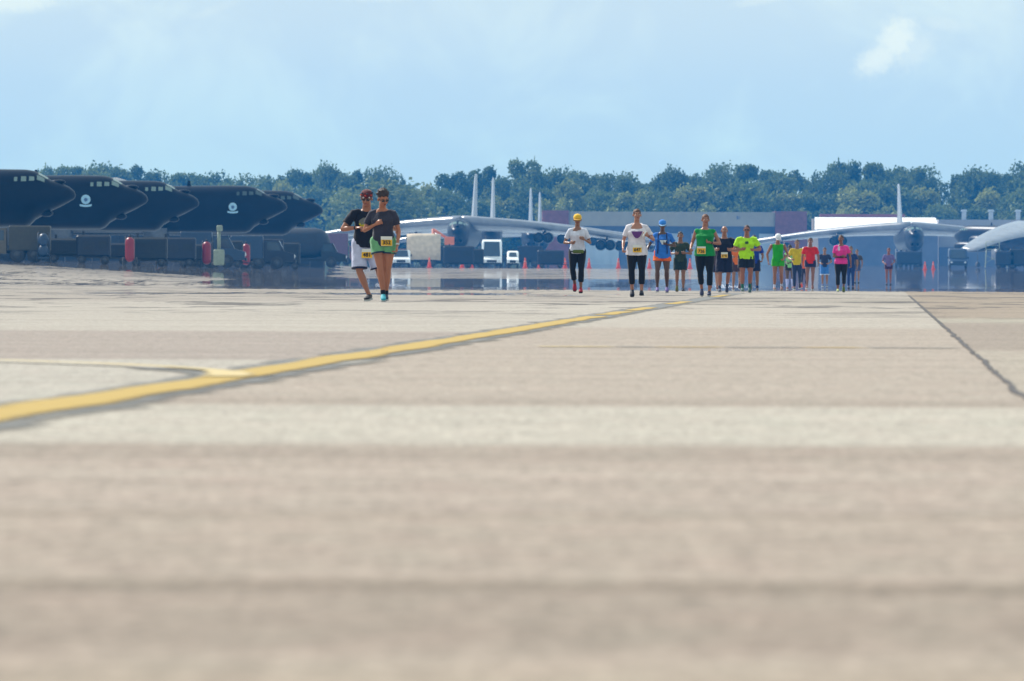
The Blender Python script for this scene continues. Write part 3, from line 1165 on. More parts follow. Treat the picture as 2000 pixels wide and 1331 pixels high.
random.seed(5)
OUT = [(20, 345), (60, 340), (88, 333), (112, 327), (150, 318), (178, 322), (205, 322), (236, 318), (268, 322), (298, 334), (318, 352), (350, 341), (378, 345), (410, 342), (440, 341), (470, 346), (505, 348), (540, 340), (568, 330), (600, 325), (640, 318), (672, 336), (700, 323), (732, 322), (765, 343), (800, 357), (840, 364), (868, 360),
       (892, 327), (925, 324), (958, 322), (988, 334), (1024, 310), (1048, 330), (1078, 326), (1108, 322), (1138, 324), (1165, 342), (1195, 333), (1225, 342), (1258, 350), (1290, 343), (1322, 322), (1350, 327), (1378, 345), (1408, 324), (1436, 322), (1462, 318), (1492, 322), (1520, 330), (1550, 328), (1580, 343), (1612, 322), (1640, 312), (1668, 308), (1698, 308), (1722, 326), (1752, 318), (1782, 315), (1800, 322), (1812, 352), (1826, 376),
       (1872, 328), (1896, 322), (1920, 334), (1944, 324), (1972, 330), (1996, 320), (2025, 322), (2055, 318)]
for i, (px, py) in enumerate(OUT):
    near = px < 330
    if px < 340:
        lb, gp = 'dark green tree rising behind the spines of the left bombers', 'trees behind the left bombers'
    elif px < 880:
        lb, gp = 'blue-green tree in the far wood behind the couple and the left row of noses', 'trees of the left wood'
    elif px < 1600:
        lb, gp = 'tall dark tree in the wood behind the brick hangar and the middle runners', 'trees behind the brick hangar'
    elif px < 1840:
        lb, gp = 'tall dark tree in the high clump behind the white-fronted building', 'trees behind the white-fronted building'
    else:
        lb, gp = 'dark upright tree behind the grey building, right of the gap of open sky', 'trees behind the grey building'
    if px == 1024:
        lb, gp = 'tallest dark tree left of the brick hangar, its top standing above its neighbours', None
    if px == 318:
        lb, gp = 'low dark tree at the small gap of sky behind the left bombers', None
    if px == 1826:
        lb, gp = 'lower tree sloping down into the gap of open sky on the right', None
    tree(SRC[(i * 5 + i // 6) % 6], px + random.uniform(-4, 4), 2420 + random.uniform(-30, 60), py + 2 + random.uniform(-8, 7), random.uniform(.75, 1.0) * (.6 if px in (1812, 1826, 1872) else 1), lb, gp)
# second, lower rank in front fills the wood down to the ground
k = 0
for px in range(330, 2060, 46):
    top = 372 + 14 * math.sin(px * .021) + random.uniform(-10, 12)
    if 640 < px < 820:
        top += 8
    if 1805 < px < 1885:
        top = 392
    k += 1
    yel = (k * 7) % 5 in (0, 3) or px in (1648, 1664)
    tree(SRCY[k % 3], px + random.uniform(-6, 6), 2345 + random.uniform(-12, 12), top + (10 if yel else 0), random.uniform(1.0, 1.3),
         'low rounded tree at the front edge of the far wood', 'low trees along the front of the wood')
tree(SRCY[0], 1662, 2318, 374, 1.35, 'low yellowish tree right above the white roof band', None)
tree(SRCY[0], 1345, 2330, 366, 1.1, 'yellow-green tree just above the beige band of the brick hangar', None)
tree(SRCW, 735, 2120, 369, 1.42, 'broad domed yellow-green tree directly behind the couple of runners', None)
tree(SRCY[2], 660, 2150, 425, .5, 'small yellowish bush at the left foot of the domed tree', None, 'bush')
for s in SRC + SRCY + [SRCW]:
    for ch in list(s.children):
        bpy.data.objects.remove(ch)
    bpy.data.objects.remove(s)

# ------------------------------------------------------------------ people
V = Vector


def hexa(h):
    return tuple(int(h[i:i + 2], 16) for i in (0, 2, 4))


def cloth(r, g, b, k=.8, rough=.85):
    m = mat('cloth %d %d %d' % (r, g, b), rgb(r, g, b, k), rough, var=.14, scale=9, bump=.35, bscale=40, spec=.25)
    bs = m.node_tree.nodes['Principled BSDF']
    bs.inputs['Sheen Weight'].default_value = .25
    bs.inputs['Sheen Roughness'].default_value = .4
    return m


def skin_mat(r, g, b):
    n = 'skin %d %d %d' % (r, g, b)
    if n in MATS:
        return MATS[n]
    m = mat(n, rgb(r, g, b, .52), .5, var=.08, scale=9, bump=.1, bscale=90, spec=.4)
    bs = m.node_tree.nodes['Principled BSDF']
    bs.inputs['Specular IOR Level'].default_value = .7
    bs.inputs['Roughness'].default_value = .36
    bs.inputs['Subsurface Weight'].default_value = .08
    bs.inputs['Subsurface Radius'].default_value = (.02, .008, .004)
    bs.inputs['Subsurface Scale'].default_value = .3
    return m


SK_TAN, SK_PALE, SK_DARK, SK_MID = skin_mat(206, 140, 104), skin_mat(224, 172, 144), skin_mat(108, 66, 46), skin_mat(176, 114, 80)
M_LENS = mat('dark sunglass lens', (.012, .012, .015, 1), .12, var=0)
M_EYEW = mat('eye white', (.75, .73, .70, 1), .3, var=0)
M_IRIS = mat('iris', (.05, .03, .02, 1), .2, var=0)
M_LIP = mat('lips', rgb(150, 78, 70, .8), .5, var=.05)
M_BIBW = mat('bib paper white', rgb(236, 236, 232, .85), .7, var=.02)
M_BIBY = mat('bib paper yellow', rgb(248, 190, 20, .9), .7, var=.04)
M_INK = mat('black ink', (.02, .02, .022, 1), .7, var=0)
M_SOLE = mat('shoe sole', rgb(200, 200, 198, .8), .8, var=.1)
M_SOLED = mat('dark shoe sole', rgb(40, 40, 44), .8, var=.1)


def hair_mat(r, g, b):
    return mat('hair %d %d %d' % (r, g, b), rgb(r, g, b, .9), .6, var=.35, scale=30, bump=.5, bscale=80)


def sect(c, w_, d_, up=V((0, 0, 1)), lat=V((1, 0, 0)), n=20, e=2.3):
    """one flattened ring"""
    lat = (lat - up * lat.dot(up)).normalized()
    fw = up.cross(lat)
    out = []
    for k in range(n):
        a = 2 * math.pi * k / n
        x = math.copysign(abs(math.cos(a)) ** (2 / e), math.cos(a))
        y = math.copysign(abs(math.sin(a)) ** (2 / e), math.sin(a))
        out.append(c + lat * x * w_ + fw * y * d_)
    return out


def torso(mb, hip, nk, lat_h, lat_s, H, lv, grow=0.0, dip=0.0):
    """lv: (fraction from hip to neck, half width, half depth, forward shift) in units of H"""
    up = (nk - hip).normalized()
    L = (nk - hip).length
    rings = []
    for f, w_, d_, fs in lv:
        k = max(0, min(1, f))
        lat = lat_h.lerp(lat_s, k)
        fw = up.cross(lat).normalized()
        c = hip + up * (L * f) - fw * (fs * H)
        rg = sect(c, w_ * H + grow, d_ * H + grow, up, lat)
        if dip and f > .84:
            # the collar is lower in front than behind
            rg = [p - up * dip * max(-.25, -(p - c).dot(fw) / (d_ * H + grow)) * (1 if f > .9 else .5) for p in rg]
        rings.append(rg)
    mb.loft(rings)


def hand(mb, wrist, f, palm, side, H, curl=1.0):
    """f: forearm direction, palm: palm normal, side: towards the thumb"""
    f = f.normalized()
    palm = (palm - f * palm.dot(f)).normalized()
    th = f.cross(palm).normalized()
    if th.dot(side) < 0:
        th = -th
    s = H / 1.75
    c = wrist + f * .045 * s
    mb.capsule([wrist - f * .01, wrist + f * .03 * s, wrist + f * .075 * s], [.026 * s, .036 * s, .037 * s], 10, th, .45)
    for i, (off, ln) in enumerate(((.030, .95), (.010, 1.05), (-.011, 1.0), (-.031, .8))):
        p = wrist + f * .082 * s + th * off * s
        a = (28 + 5 * i) * curl
        pts = [p - f * .02 * s, p]
        ang = a * .4
        for seg in (.036, .026, .02):
            ang += a
            d = f * math.cos(R(ang)) + palm * math.sin(R(ang))
            p = p + d * seg * ln * s
            pts.append(p)
        mb.capsule(pts, [.0105 * s, .0105 * s, .0098 * s, .009 * s, .0078 * s], 7)
    p = wrist + f * .025 * s + th * .026 * s
    d1 = (f * .75 + th * .65 + palm * .25).normalized()
    d2 = (f * .85 + palm * .5 + th * .05).normalized()
    mb.capsule([p, p + d1 * .035 * s, p + d1 * .035 * s + d2 * .03 * s], [.014 * s, .0115 * s, .0085 * s], 7)


def person(px, D, H, label, group=None, cat='person', female=False, build=1.0, yaw=0.0, lean=(0, -.05), bend=0.0,
           head=(0, 0, 0), armA=None, armB=None, legA=None, legB=None, lift=0.0, skin=SK_TAN, vox=.011,
           top=('tee', (30, 30, 40)), bottom=('shorts', (30, 30, 40)), hair=('short', (50, 34, 24)), cap=None, glasses=False,
           bib=None, shoes=((40, 40, 50), False), socks=None, extras=(), curl=1.0, neck_open=.0, twist=0.0):
    """side A is the image-left side of somebody facing the camera. limb directions are local (x right, -y towards the camera)"""
    hs = H
    hw = .052 * H * (1.05 if female else 1)
    sw = (.098 if female else .112) * H * build ** .5
    up = V((lean[0], lean[1], 1)).normalized()
    latH = V((1, 0, 0))
    latS = V((math.cos(twist), math.sin(twist), 0))
    hipc = V((0, 0, .52 * H))
    neck = hipc + up * .305 * H
    fwd = V((0, -1, 0))
    legs = []
    for s, spec in ((-1, legA), (1, legB)):
        hp = hipc + latH * s * hw
        td, sd, ft = spec
        kn = hp + V(td).normalized() * .245 * H
        an = kn + V(sd).normalized() * .235 * H
        legs.append((hp, kn, an, V(sd).normalized(), ft))
    arms = []
    for s, spec in ((-1, armA), (1, armB)):
        sh = hipc + up * .262 * H + latS * s * sw
        ud, fd, palm = spec
        el = sh + V(ud).normalized() * .168 * H
        wr = el + V(fd).normalized() * .140 * H
        arms.append((sh, el, wr, V(fd).normalized(), V(palm), s))
    # head frame
    hp_, hy_, hr_ = head          # pitch down, turn, roll (radians)
    HR = Matrix.Rotation(hy_, 3, 'Z') @ Matrix.Rotation(hr_, 3, 'Y') @ Matrix.Rotation(hp_, 3, 'X')
    hup = HR @ V((0, 0, 1))
    ntop = neck + (up * .6 + hup * .4) * .038 * H + fwd * .008 * H
    hc = ntop + hup * .062 * H + (HR @ fwd) * .012 * H
    s = H / 1.75 * (1.0 if not female else .98)
    hs_ = s * 1.07
    # lowest sole point -> put on the ground
    feet = []
    zmin = 9
    for hp, kn, an, sd, ft in legs:
        fd = V((ft[1], -math.cos(ft[0]), -math.sin(ft[0]))).normalized()     # toe direction; ft[0] = toe-down pitch
        upf = (V((0, 0, 1)) - fd * fd.z).normalized()
        sole = an - upf * .052 * s * 1.35
        toe = sole + fd * .17 * s
        heel = sole - fd * .06 * s
        zmin = min(zmin, toe.z, heel.z)
        feet.append((an, fd, upf, sole))
    dz = -zmin + lift
    x = PX(px, D)
    root = empty('person', (x, D, gz(x, D) + dz), yaw, label, cat, group)
    b = build
    # ---- body
    mb = MB()
    bust = .012 if female else .004
    lv = [(-.14, .050, .048, 0), (-.06, .082 * b, .060 * b, -.004), (.03, (.098 if female else .090) * b, .064 * b, -.006), (.16, .086 * b, .058 * b, 0),
          (.34, (.072 if female else .080) * b, .050 * b, .002), (.52, .080 * b, .056 * b, .004), (.68, .090 * b, (.060 + bust) * b, .004 + bust * .4),
          (.79, .094, .052, .003), (.87, .080, .044, 0), (.94, .058, .037, 0), (1.0, .040, .034, 0)]
    torso(mb, hipc, neck, latH, latS, H, lv)
    nr = (.030 if female else .036) * H
    mb.capsule([neck - up * .02 * H, ntop + hup * .02 * H], [nr * 1.12, nr], 12)
    for hp, kn, an, sd, ft in legs:
        d1 = (kn - hp).normalized()
        mb.capsule([hp + V((0, 0, .01)), hp + d1 * .09 * H, hp + d1 * .19 * H, kn], [.054 * H * b, .050 * H * b, .038 * H * b ** .7, .031 * H], 14)
        back = V((0, 1, 0)) - sd * sd.y
        mb.capsule([kn, kn + sd * .05 * H + back * .004 * H, kn + sd * .10 * H + back * .006 * H, kn + sd * .175 * H, an], [.031 * H, .0325 * H * b ** .4, .031 * H * b ** .4, .0215 * H, .019 * H], 14)
    for an, fd, upf, sole in feet:
        mb.capsule([an - fd * .03 * s - upf * .02 * s, an + fd * .06 * s - upf * .030 * s, an + fd * .13 * s - upf * .045 * s], [.030 * s, .032 * s, .022 * s], 10)
    for sh, el, wr, fd, palm, sd_ in arms:
        d1 = (el - sh).normalized()
        ar = (.022 if female else .027) * H * b ** .6
        mb.capsule([sh, sh + d1 * .07 * H, sh + d1 * .13 * H, el], [ar * 1.10, ar * 1.03, ar * .92, ar * .82], 12)
        mb.capsule([el, el + fd * .05 * H, el + fd * .10 * H, wr], [ar * .82, ar * .86, ar * .66, ar * .52], 12)
        hand(mb, wr, fd, palm, V((0, 0, 1)), H, curl)
    # head: skull, face, jaw, nose, ears
    def hl(x_, y_, z_):
        return hc + HR @ V((x_ * hs_, y_ * hs_, z_ * hs_))
    mb.ell(hl(0, .012, .022), (.076 * s, .094 * s, .092 * s), HR, 18, 12)
    mb.ell(hl(0, -.022, -.038), (.062 * s, .066 * s, .078 * s), HR, 18, 12)
    mb.ell(hl(0, -.050, -.090), (.032 * s, .030 * s, .024 * s), HR, 12, 8)
    mb.ell(hl(0, -.066, .020), (.052 * s, .020 * s, .014 * s), HR, 14, 8)      # brow
    mb.capsule([hl(0, -.084, .008), hl(0, -.102, -.026)], [.010 * s, .015 * s], 8)
    for e_ in (-1, 1):
        mb.ell(hl(e_ * .079, .006, -.012), (.012 * s, .020 * s, .033 * s), HR, 8, 6)
        mb.ell(hl(e_ * .036, -.058, -.030), (.024 * s, .022 * s, .022 * s), HR, 10, 6)   # cheek
    body = from_mesh('body', mb.remesh(vox, 2), skin, root)
    # ---- face
    for e_ in (-1, 1):
        m2 = MB()
        m2.ell(hl(e_ * .031, -.073, -.002), (.013 * s, .012 * s, .0085 * s), HR, 10, 7)
        ey = m2.build('eye', M_EYEW, root, True)
        m2 = MB()
        m2.ell(hl(e_ * .031, -.0825, -.002), (.006 * s, .004 * s, .006 * s), HR, 8, 6)
        m2.build('iris', M_IRIS, ey, True)
    for e_ in (-1, 1):
        m2 = MB()
        m2.capsule([hl(e_ * .048, -.074, .020), hl(e_ * .018, -.084, .024)], [.004 * s, .005 * s], 6)
        m2.build('eyebrow', hair_mat(*(hair[1] if hair[0] != 'bald' else (70, 50, 40))), root, True)
    m2 = MB()
    m2.ell(hl(0, -.083, -.062), (.024 * s, .010 * s, .0075 * s), HR, 12, 7)
    m2.build('mouth', M_LIP, root, True)
    # ---- hair
    hk, hcol = hair
    hm = hair_mat(*hcol)
    if hk != 'bald':
        m2 = MB()
        if hk == 'short':
            m2.ell(hl(0, .020, .034), (.081 * s, .094 * s, .090 * s), HR, 18, 12)
        elif hk == 'back':          # pulled back, with a bun or tail behind
            m2.ell(hl(0, .018, .030), (.082 * s, .098 * s, .092 * s), HR, 18, 12)
            m2.ell(hl(0, .105, .03), (.035 * s, .035 * s, .035 * s), HR, 12, 8)
        elif hk == 'curly':
            g = random.Random(3)
            m2.ell(hl(0.006, .03, .055), (.094 * s, .100 * s, .100 * s), HR, 18, 12)
            m2.ell(hl(.012, .055, .095), (.075 * s, .075 * s, .06 * s), HR, 14, 9)
            for i in range(40):
                a, c_ = g.uniform(0, 6.28), g.uniform(-.1, 1)
                rr = math.sqrt(1 - c_ * c_) if abs(c_) < 1 else 0
                q = (math.cos(a) * rr * .088, .03 + math.sin(a) * rr * .095, .048 + c_ * .092)
                if q[1] < -.03 and q[2] < .07:
                    continue
                m2.ell(hl(*q), (.02 * s, .02 * s, .02 * s), HR, 8, 6)
        elif hk == 'tail':
            m2.ell(hl(0, .018, .030), (.083 * s, .098 * s, .093 * s), HR, 18, 12)
            m2.capsule([hl(0, .11, .03), hl(.05, .14, -.04), hl(.075, .12, -.13)], [.03 * s, .034 * s, .015 * s], 10)
        from_mesh('hair', m2.remesh(.009, 1, .006 if hk == 'curly' else .002, 60), hm, root)
    if cap:
        kind, ccol, bcol = cap
        cm = cloth(*ccol)
        m2 = MB()
        rings = []
        for z_, k in ((.020, 1.0), (.045, 1.0), (.075, .95), (.100, .80), (.118, .52), (.126, .15)):
            rings.append([hl(math.cos(2 * math.pi * j / 20) * .089 * k, .012 + math.sin(2 * math.pi * j / 20) * .106 * k, z_) for j in range(20)])
        m2.loft(rings)
        cp = m2.build('cap' if kind == 'cap' else 'bandana', cm, root, True)
        if kind == 'cap':
            m2 = MB()
            up_, lo_ = [], []
            for j in range(9):
                a = math.pi * (1 + j / 8)
                q = hl(math.cos(a) * .080, -.045 + math.sin(a) * .115, .034 - .012 * math.cos(a) ** 2 + .034 * math.sin(a))
                up_.append(q)
                lo_.append(q - hup * .009)
            up_ += [hl(.07, -.03, .034), hl(-.07, -.03, .034)]
            lo_ += [hl(.07, -.03, .026), hl(-.07, -.03, .026)]
            n = len(up_)
            m2.add(up_ + lo_, [tuple(range(n)), tuple(range(2 * n - 1, n - 1, -1))] + [(j, (j + 1) % n + 0, n + (j + 1) % n, n + j) for j in range(n)])
            m2.build('brim', cloth(*bcol), cp, False)
        else:
            g = random.Random(8)
            for j in range(9):
                a = 3.4 + j * .32
                m2 = MB()
                m2.ell(hl(math.cos(a) * .088, .012 + math.sin(a) * .105, .045 + .03 * (j % 3) - .012), (.017 * s, .012 * s, .013 * s), HR, 8, 6)
                m2.build('pattern_patch', cloth(*((200, 190, 190), (190, 60, 50), (50, 50, 70))[j % 3]), cp, True)
            m2 = MB()
            m2.ell(hl(.01, .118, .03), (.03 * s, .018 * s, .02 * s), HR, 8, 6)
            m2.build('knot', cm, cp, True)
    if glasses:
        m2 = MB()
        for e_ in (-1, 1):
            m2.ell(hl(e_ * .033, -.087, .0), (.027 * s, .010 * s, .017 * s), HR, 12, 8)
            m2.capsule([hl(e_ * .058, -.078, .003), hl(e_ * .080, .0, .004)], [.004 * s, .003 * s], 6)
        m2.capsule([hl(-.012, -.095, .004), hl(.012, -.095, .004)], [.004 * s, .004 * s], 6)
        m2.build('sunglasses', M_LENS, root, True)
    # ---- clothing
    def garment_top():
        kind, ccol = top[0], top[1]
        g = .013 if female else .016
        m2 = MB()
        hem = {'tee': -.10, 'long_tee': -.20, 'singlet': -.06, 'sleeveless': -.12}.get(kind, -.10)
        loose = .012 if kind in ('long_tee',) else .004
        l2 = [(hem, (.098 if female else .095) * b + loose, .066 * b + loose, -.004), (.03, (.098 if female else .092) * b + loose * .7, .066 * b + loose * .7, -.004), (.16, .088 * b + loose * .5, .060 * b + loose * .6, 0),
              (.34, (.076 if female else .083) * b + loose * .4, .054 * b + loose * .5, .002), (.52, .082 * b + .002, .058 * b, .004), (.68, .091 * b, (.061 + bust) * b, .004 + bust * .4),
              (.79, .094, .054, .003), (.87, .081, .046, 0), (.93, .064, .040, 0), (.965, .050 + neck_open * .06, .036, 0)]
        torso(m2, hipc, neck, latH, latS, H, l2, g, .022 + neck_open * .42)
        for sh, el, wr, fd, palm, sd_ in arms:
            d1 = (el - sh).normalized()
            ar = (.022 if female else .027) * H * b ** .6
            if kind in ('tee', 'long_tee'):
                m2.capsule([sh - latS * sd_ * .035 * H + up * .006 * H, sh - latS * sd_ * .004 * H, sh + d1 * .06 * H], [ar * 1.04 + g * .8, ar * 1.22 + g * .75, ar * 1.16 + g * .9], 14)
                m2.tube([sh + d1 * .04 * H, sh + d1 * .110 * H], [ar * 1.10 + g * .7, ar * 1.10 + g * 1.25], 16)
            elif kind == 'sleeveless':
                m2.capsule([sh - latS * sd_ * .03 * H, sh - latS * sd_ * .006 * H], [ar * 1.0 + g * .6, ar * 1.12 + g * .6], 14)
            else:
                m2.capsule([sh - latS * sd_ * .045 * H - up * .01, sh - latS * sd_ * .03 * H + up * .004], [ar * .9, ar * .9 + g * .4], 12)
        me = m2.remesh(vox, 2, .010, 13)
        o = from_mesh({'tee': 'shirt', 'long_tee': 'shirt', 'singlet': 'singlet', 'sleeveless': 'sleeveless_shirt'}[kind], me, cloth(*ccol), root)
        return o
    shirt = garment_top()

    def garment_bottom():
        kind, ccol = bottom[0], bottom[1]
        g = .008 if kind in ('capri', 'tights') else .016
        m2 = MB()
        m2_ = [(-.17, .050, .050, 0), (-.07, .090 * b, .064 * b, -.004), (.03, (.097 if female else .090) * b, .065 * b, -.005), (.13, .088 * b, .058 * b, 0)]
        torso(m2, hipc, neck, latH, latS, H, m2_, g)
        frac = {'shorts': .17, 'short_shorts': .105, 'long_shorts': .225, 'capri': .40, 'tights': .46}[kind]
        for hp, kn, an, sd, ft in legs:
            d1 = (kn - hp).normalized()
            if kind in ('capri', 'tights'):
                m2.capsule([hp, hp + d1 * .09 * H, hp + d1 * .19 * H, kn], [.055 * H * b + g, .051 * H * b + g, .039 * H * b ** .7 + g, .032 * H + g], 14)
                k2 = frac - .245
                m2.tube([kn, kn + sd * .05 * H, kn + sd * min(.1, k2) * H, kn + sd * k2 * H], [.032 * H + g, .034 * H + g, .0335 * H + g * .9, (.034 if k2 > .12 else .034) * H * (1 if k2 < .17 else .72) + g * .5], 14)
            else:
                m2.capsule([hp + V((0, 0, .01)), hp + d1 * .05 * H], [.056 * H * b + g * .8, .055 * H * b + g * .8], 16)
                m2.tube([hp + d1 * .02 * H, hp + d1 * frac * H * .8, hp + d1 * frac * H], [.054 * H * b + g, .050 * H * b + g * 1.5, .049 * H * b + g * 1.8], 18)
        o = from_mesh('leggings' if kind in ('capri', 'tights') else 'shorts', m2.remesh(vox, 2, .010 if 'shorts' in kind else .003, 15), cloth(*ccol), root)
        if len(bottom) > 2:
            for (hp, kn, an, sd, ft) in legs:
                d1 = (kn - hp).normalized()
                m3 = MB()
                m3.tube([hp + d1 * (frac - .012) * H, hp + d1 * frac * H * 1.015], [.0495 * H * b + g * 1.95, .049 * H * b + g * 2.05], 18)
                m3.build('hem', cloth(*bottom[2]), o, True)
        return o
    garment_bottom()
    # ---- shoes and socks
    sc_, dark = shoes
    for i, (an, fd, upf, sole) in enumerate(feet):
        lat = fd.cross(upf)
        rings = []
        for t_, w_, h_ in ((-.062, .020, .050), (-.050, .032, .078), (-.01, .035, .088), (.04, .038, .075), (.09, .044, .058), (.14, .042, .045), (.172, .026, .032)):
            c_ = sole + fd * t_ * s + upf * (.018 + h_ / 2) * s
            rings.append([c_ + lat * math.cos(2 * math.pi * j / 14) * w_ * s * 1.05 + upf * math.sin(2 * math.pi * j / 14) * h_ / 2 * s for j in range(14)])
        m3 = MB()
        m3.loft(rings)
        shoe = m3.build('shoe', cloth(*(sc_[i] if isinstance(sc_[0], tuple) else sc_), .9, .6), root, True)
        rings = []
        for t_, w_ in ((-.068, .022), (-.05, .038), (0, .038), (.05, .041), (.10, .048), (.15, .044), (.180, .024)):
            c_ = sole + fd * t_ * s
            rings.append([c_ + lat * a * w_ * s + upf * z_ * s for a, z_ in ((-1, .0), (1, .0), (1.02, .026), (-1.02, .026))])
        m3 = MB()
        m3.loft(rings)
        m3.build('sole', M_SOLED if dark else M_SOLE, shoe, False)
        if socks:
            hp, kn, an_, sd, ft = legs[i]
            m3 = MB()
            m3.capsule([an - sd * socks[1] * H, an - sd * socks[1] * .5 * H, an + sd * .012 * H], [(.0225 if socks[1] < .1 else .036) * H, (.0225 if socks[1] < .1 else .031) * H, .0225 * H], 14)
            m3.build('sock', cloth(*socks[0]), root, True)
    # ---- bib with its number
    if bib:
        bx, bz, num, ylow = bib[:4]
        bw, bh = .088, .075
        # front surface of the shirt at the belly
        fwT = (-up.cross(latH)).normalized()
        c0 = hipc + up * bz * H * .305
        if bz < -.05:
            dep = .070 * b * H + .034
        else:
            dep = (.066 * b + .006) * H + .016
        for nm, z0, z1, mm_, o_ in (('race_bib', -bh, bh, M_BIBW, 0), ('yellow_band', -bh * .93, bh * (.30 if ylow < 1 else .55), M_BIBY, .004)):
            vs = []
            n = 9
            for j in range(n):
                a = -1 + 2 * j / (n - 1)
                xx = bx * H + a * bw * (1 if nm == 'race_bib' else .96)
                w0 = .098 * b * H
                yy = dep * math.sqrt(max(.15, 1 - (xx / (w0 + .045)) ** 2 * .8)) + .010 + o_
                for zz_ in (z0, z1):
                    vs.append(c0 + latH * xx + up * zz_ + fwd * yy)
            m3 = MB()
            m3.add(vs, [(2 * j, 2 * j + 1, 2 * j + 3, 2 * j + 2) for j in range(n - 1)])
            bo = m3.build(nm, mm_, root if nm == 'race_bib' else bib_o, True)
            if nm == 'race_bib':
                bib_o = bo
        me = text_mesh(num, .085)
        tw = Matrix(((1, 0, 0), (0, 0, -1), (0, 1, 0)))
        for v in me.vertices:
            q = tw @ v.co
            xx = bx * H + q.x
            w0 = .098 * b * H
            yy = dep * math.sqrt(max(.15, 1 - (xx / (w0 + .045)) ** 2 * .8)) + .020
            v.co = c0 + latH * xx + up * (q.z - .022) + fwd * (yy + v.co.z * .5)
        from_mesh('number', me, M_INK, bib_o, False)
    ctx = dict(root=root, hl=hl, H=H, s=s, legs=legs, arms=arms, up=up, hip=hipc, neck=neck, HR=HR, b=b, fwd=fwd, latS=latS, shirt=shirt, female=female)
    for ex in extras:
        ex(ctx)
    return root


# ---- extras
def chest_patch(w0, w1, z0, z1, col, outline=None, name='shirt_print', x0=0.0):
    """printed patch following the chest"""
    def f(c):
        H, b = c['H'], c['b']
        vs, n = [], 9
        pts = outline or [(-1, -1), (1, -1), (1, 1), (-1, 1)]
        # fine polygon -> fan of small quads by rows
        rows = 7
        faces = []
        for r in range(rows):
            tt = r / (rows - 1)
            z_ = z0 + (z1 - z0) * tt
            hw_ = (w0 + (w1 - w0) * tt) if outline is None else outline(tt)
            for j in range(n):
                a = -1 + 2 * j / (n - 1)
                xx = x0 * H + a * hw_
                base = .072 if z_ > .5 else .066
                yy = (base * b + (.012 if c['female'] and z_ > .5 else .004)) * H + .018
                yy *= math.sqrt(max(.1, 1 - (xx / (.098 * b * H + .045)) ** 2 * .8))
                vs.append(c['hip'] + c['up'] * z_ * .305 * H + V((1, 0, 0)) * xx + c['fwd'] * (yy + .008))
        for r in range(rows - 1):
            for j in range(n - 1):
                i = r * n + j
                faces.append((i, i + 1, i + n + 1, i + n))
        m = MB()
        m.add(vs, faces)
        m.build(name, cloth(*col), c['shirt'], True)
    return f


def wrist_thing(i, name, col):
    def f(c):
        sh, el, wr, fd, palm, s_ = c['arms'][i]
        m = MB()
        m.tube([wr - fd * .035, wr - fd * .010], [.030 * c['s'], .029 * c['s']], 14)
        m.build(name, cloth(*col), c['root'], True)
    return f


def hand_thing(i, name, col, r=.03, l=.12):
    def f(c):
        sh, el, wr, fd, palm, s_ = c['arms'][i]
        m = MB()
        p = wr + fd * .085 + palm.normalized() * .03
        ax = fd.cross(palm).normalized()
        m.capsule([p - ax * l / 2, p + ax * l / 2], [r, r], 12)
        m.build(name, cloth(*col, .9, .4), c['root'], True)
    return f


def belt(z_, col, name='waist_pouch', w=.11, h=.035, x0=0.02):
    def f(c):
        H = c['H']
        m = MB()
        ctr = c['hip'] + c['up'] * z_ * .305 * H
        m.loft([sect(ctr - c['up'] * .014, .100 * H * c['b'] + .016, .068 * H * c['b'] + .02), sect(ctr + c['up'] * .014, .098 * H * c['b'] + .016, .068 * H * c['b'] + .02)])
        bo = m.build('belt', cloth(30, 30, 34), c['root'], True)
        m = MB()
        m.box(ctr + c['fwd'] * (.068 * H * c['b'] + .035) + V((x0, 0, 0)), (w * 2, .04, h * 2), bev=.012)
        m.build(name, cloth(*col), bo, True)
    return f


def strap(col, z0=.97, z1=.0, side=-1, name='strap'):
    def f(c):
        H = c['H']
        m = MB()
        for s_ in ((-1, 1) if side == 0 else (side,)):
            pts = []
            for k in range(9):
                t_ = k / 8
                zf = z0 + (z1 - z0) * t_
                xx = s_ * (.058 + .01 * t_) * H
                yy = (.046 + .026 * math.sin(min(1, t_ * 1.6) * 1.57)) * H * c['b'] + .012
                pts.append(c['hip'] + c['up'] * zf * .305 * H + V((xx, 0, 0)) + c['fwd'] * yy)
            m.tube(pts, .014, 6, True, (1, 0, 0), .5)
        m.build(name, cloth(*col), c['root'], True)
    return f


RUN_A = ((-.05, -.28, -1), (.02, .25, -1), (.05, 0))
# pose library: thigh direction, shin direction, (toe-down pitch, toe sideways)
ST = lambda x=0.0, f=-.10, k=.08: ((x, f, -1), (x, k, -1), (.05, x * .5))      # planted leg
BK = lambda x=0.0, f=-.18, k=1.1, z=-1: ((x, f, -1), (x * .5, k, z), (.9, 0))   # leg swung back, shin lifted
FR = lambda x=0.0: ((x, -.45, -1), (x, .15, -1), (-.15, 0))                       # knee forward

